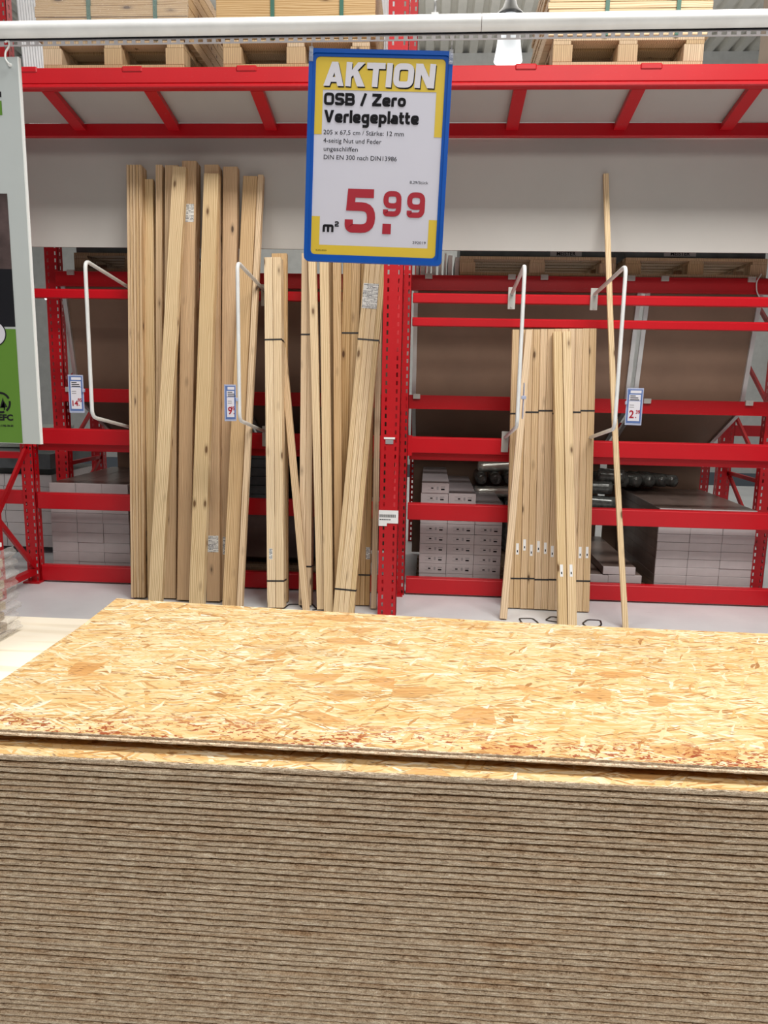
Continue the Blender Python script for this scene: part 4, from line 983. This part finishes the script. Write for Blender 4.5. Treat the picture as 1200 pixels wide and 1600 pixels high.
# ------------------------------------------------------------------ the OSB stack
SX, SL, SY, SD, PITCH = -.915, 2.05, 1.155, .80, .012
def sheet_mesh(seed, topmat, warp=False, flip=False, D=SD, first=False):
    r = random.Random(seed); N = 420; m = MB(); th_ = .0117
    prof = [(.014, 0.0), (.012, .0010), (.0006, .0018), (0, .0032), (0, .0070), (.0008, .0078), (.0140, .0082), (.0150, th_)]
    if flip: prof = [(.0150, 0), (.0140, .0020), (.0008, .0026), (0, .0040), (0, .0084), (.0006, .0094), (.0120, .0100), (.0140, th_)]
    if topmat == 'osb_top': prof = [(.012, 0), (.004, .0008), (.0006, .0022), (0, .0040), (.0006, .0058), (.0055, .0068), (.0045, .0105), (.0050, th_)]
    if first: prof = [(.012, 0.0), (.0035, .0006), (.0004, .0016), (0, .0035), (0, .0082), (.0004, .0098), (.0012, .0108), (.0016, th_)]
    k = len(prof); vs = []
    lo = [r.uniform(-1, 1) for _ in range(64)]
    def ln(x, s=30): q = x*s; i = int(q) % 60; f = q-int(q); return lo[i]*(1-f)+lo[i+1]*f
    hz = lambda x: (.027*max(0, 1-x/1.5)**1.5 if warp else 0)   # far left corner lifts a little
    nr = [0]*k; zr = [0]*k
    for i in range(N+1):
        x = SL*i/N
        for j, (y, z) in enumerate(prof):
            a = .45 if 0 < j < k-1 else .25
            nr[j] = nr[j]*a+r.uniform(-1, 1)*(1-a); zr[j] = zr[j]*.75+r.uniform(-1, 1)*.35
            amp = .0010 if 1 < j < 6 else .0013
            vs.append((x, max(-.0015, y+nr[j]*amp+ln(x+j*.01, 9)*.0006), min(th_, max(0, z+(zr[j]*.0006 if 0 < j < k-1 else 0)))))
    fs = [(i*k+j, (i+1)*k+j, (i+1)*k+j+1, i*k+j+1) for i in range(N) for j in range(k-1)]
    m.add(vs, fs, 1, False)
    # top and underside in a coarse grid so the sheet can bow
    NX, NY = 60, 16; base = len(m.v); g = []
    for jy in range(1, NY+1):
        y = .0+D*jy/NY
        for ix in range(NX+1):
            x = SL*ix/NX; g.append((x, y, th_+hz(x)*(jy/NY)**1.5))
    m.v += g
    idx = lambda ix, jy: (ix*(N//NX)*k+k-1) if jy == 0 else base+(jy-1)*(NX+1)+ix
    for jy in range(NY):
        for ix in range(NX):
            if jy == 0:
                st = N//NX; front = [(ix*st+q)*k+k-1 for q in range(st+1)]
                m.f.append(front+[idx(ix+1, 1), idx(ix, 1)]); m.m.append(0); m.smooth.append(False)
            else: m.f.append([idx(ix, jy), idx(ix+1, jy), idx(ix+1, jy+1), idx(ix, jy+1)]); m.m.append(0); m.smooth.append(False)
    # sides, back, bottom
    q0 = len(m.v); 
    hb = hz(0); m.v += [(0, .008, 0), (SL, .008, 0), (SL, D, 0), (0, D, hb*.9)]
    m.f += [[q0, q0+3, q0+2, q0+1]]; m.m += [0]; m.smooth += [False]
    m.f += [[idx(ix, NY) for ix in range(NX+1)]+[q0+2, q0+3]]; m.m += [1]; m.smooth += [False]
    m.f += [[k*0+k-1]+[idx(0, jy) for jy in range(1, NY+1)]+[q0+3, q0]]; m.m += [1]; m.smooth += [False]
    m.f += [[q0+1, q0+2]+[idx(NX, jy) for jy in range(NY, 0, -1)]+[N*k+k-1]]; m.m += [1]; m.smooth += [False]
    o = m.build('osb_sheet', [M[topmat], M['osb_edge']]); me = o.data; bpy.data.objects.remove(o); return me
vari = [sheet_mesh(100+i, 'osb', flip=(i % 3 == 1)) for i in range(6)]
first = sheet_mesh(300, 'osb', first=True)
ZTOP = .8045
nsh = 54
for i in range(nsh):
    o = put('osb_sheet', vari[(i*5+i//6) % 6]); z = ZTOP-PITCH*(i+1)
    o.location = (SX+rnd.uniform(-.004, .004), SY+(rnd.uniform(-.0015, .0015) if i else 0), z)
    if i == 0: o.data = first; tag(o, 'second OSB sheet of the stack, its bright front strip showing under the raised top sheet', 'board')
    else: tag(o, 'OSB sheet edge in the tall stack under the two uppermost sheets', 'board', 'OSB sheets in the stack')
top = put('osb_sheet', sheet_mesh(55, 'osb_top', True, D=.733)); tag(top, 'uppermost OSB sheet with its whole flaky yellow face showing, red specks along the front', 'board')
top.location = (-.855, 1.187, .8205); top.rotation_euler = (0, 0, R(-.35))
for x_ in (-.5, .5):
    tag(MB().box(x_, x_+.05, 1.33, 1.80, ZTOP+.0005, .8195).build('spacer_batten', M['pallet']), 'thin batten hidden between the top two OSB sheets, '+('left' if x_ < 0 else 'right'), 'batten')
small_pallet(SX+.02, SX+SL-.02, SY+.02, SY+SD-.02, 0, ZTOP-PITCH*nsh-.001, 'wooden pallet under the OSB stack', n=4)

# plywood stack and film-wrapped pile at the left
zp = .55
pz_far = onZ(80, 965, zp).y
ply = MB().box(0, .018, 0, 1.25, 0, 1.05, b=.001)
for k in range(18):
    o = put('plywood_sheet', ply.build('plywood_sheet', M['ply']).data) if k == 0 else put('plywood_sheet', o.data)
    if k == 0:
        for q in [q for q in COL.objects if q.name.startswith('plywood_sheet') and q is not o]: bpy.data.objects.remove(q)
    o.matrix_world = Matrix.Translation((-1.98, pz_far-1.25, zp-.019*k)) @ Matrix.Rotation(R(90), 4, 'Y')
    tag(o, 'pale plywood sheet on top of the low stack left of the OSB' if k == 0 else 'pale plywood sheet under the top one in the low stack at the left', 'board', None if k == 0 else 'plywood sheets in the low stack')
small_pallet(-1.98, -.94, pz_far-1.25, pz_far, 0, zp-.019*18, 'wooden pallet under the low plywood stack', group=None)
# wrapped pile
cr = onZ(22, 984, zp); PXR = cr.x; PY0 = cr.y-.44
ztopp = onY(18, 853, cr.y).z; np_ = 8; hp_ = (ztopp-zp)/np_
for k in range(np_):
    e = empty('wrapped_shelf_board', (PXR, PY0, zp+hp_*k)); tag(e, 'shrink-wrapped light boards in the pile at the left edge, %s from the top' % rows_w[np_-1-k], 'wrapped boards', 'shrink-wrapped board packs')
    MB().box(-.6, -.012-.008*(k % 2), .0, .42, .006, hp_-.004, b=.002).build('boards', plain('wrapped_pale_wood', (.62, .52, .40), .5) if k == 0 else bpy.data.materials['wrapped_pale_wood'], e)
    m = MB(); vs = []; nn = 30; r2 = random.Random(k)
    for i in range(nn+1):
        t_ = i/nn; x_ = -.6+.62*min(1, t_/.5) if t_ < .5 else .012; y_ = -.012 if t_ < .5 else -.012+.45*(t_-.5)/.5
        for j in range(7):
            bulge = math.sin(math.pi*j/6)*.016+r2.uniform(-.005, .005)
            if t_ < .5: vs.append((x_+bulge*.6*(t_ > .42), y_-bulge, j/6*hp_))
            else: vs.append((x_+bulge*1.3, y_+r2.uniform(-.004, .004), j/6*hp_))
    m.add(vs, [(i*7+j, (i+1)*7+j, (i+1)*7+j+1, i*7+j+1) for i in range(nn) for j in range(6)], 0, True)
    m.build('film', film('shrink_film', (.84, .82, .80), .08, .34) if k == 0 else bpy.data.materials['shrink_film'], e)
tag(MB().box(PXR-.6, PXR-.012, PY0, PY0+.42, ztopp+.001, ztopp+.016, b=.001).build('white_shelf', plain('white_melamine_top', (.84, .88, .90), .3)), 'white board lying on top of the wrapped pile at the left edge', 'board')
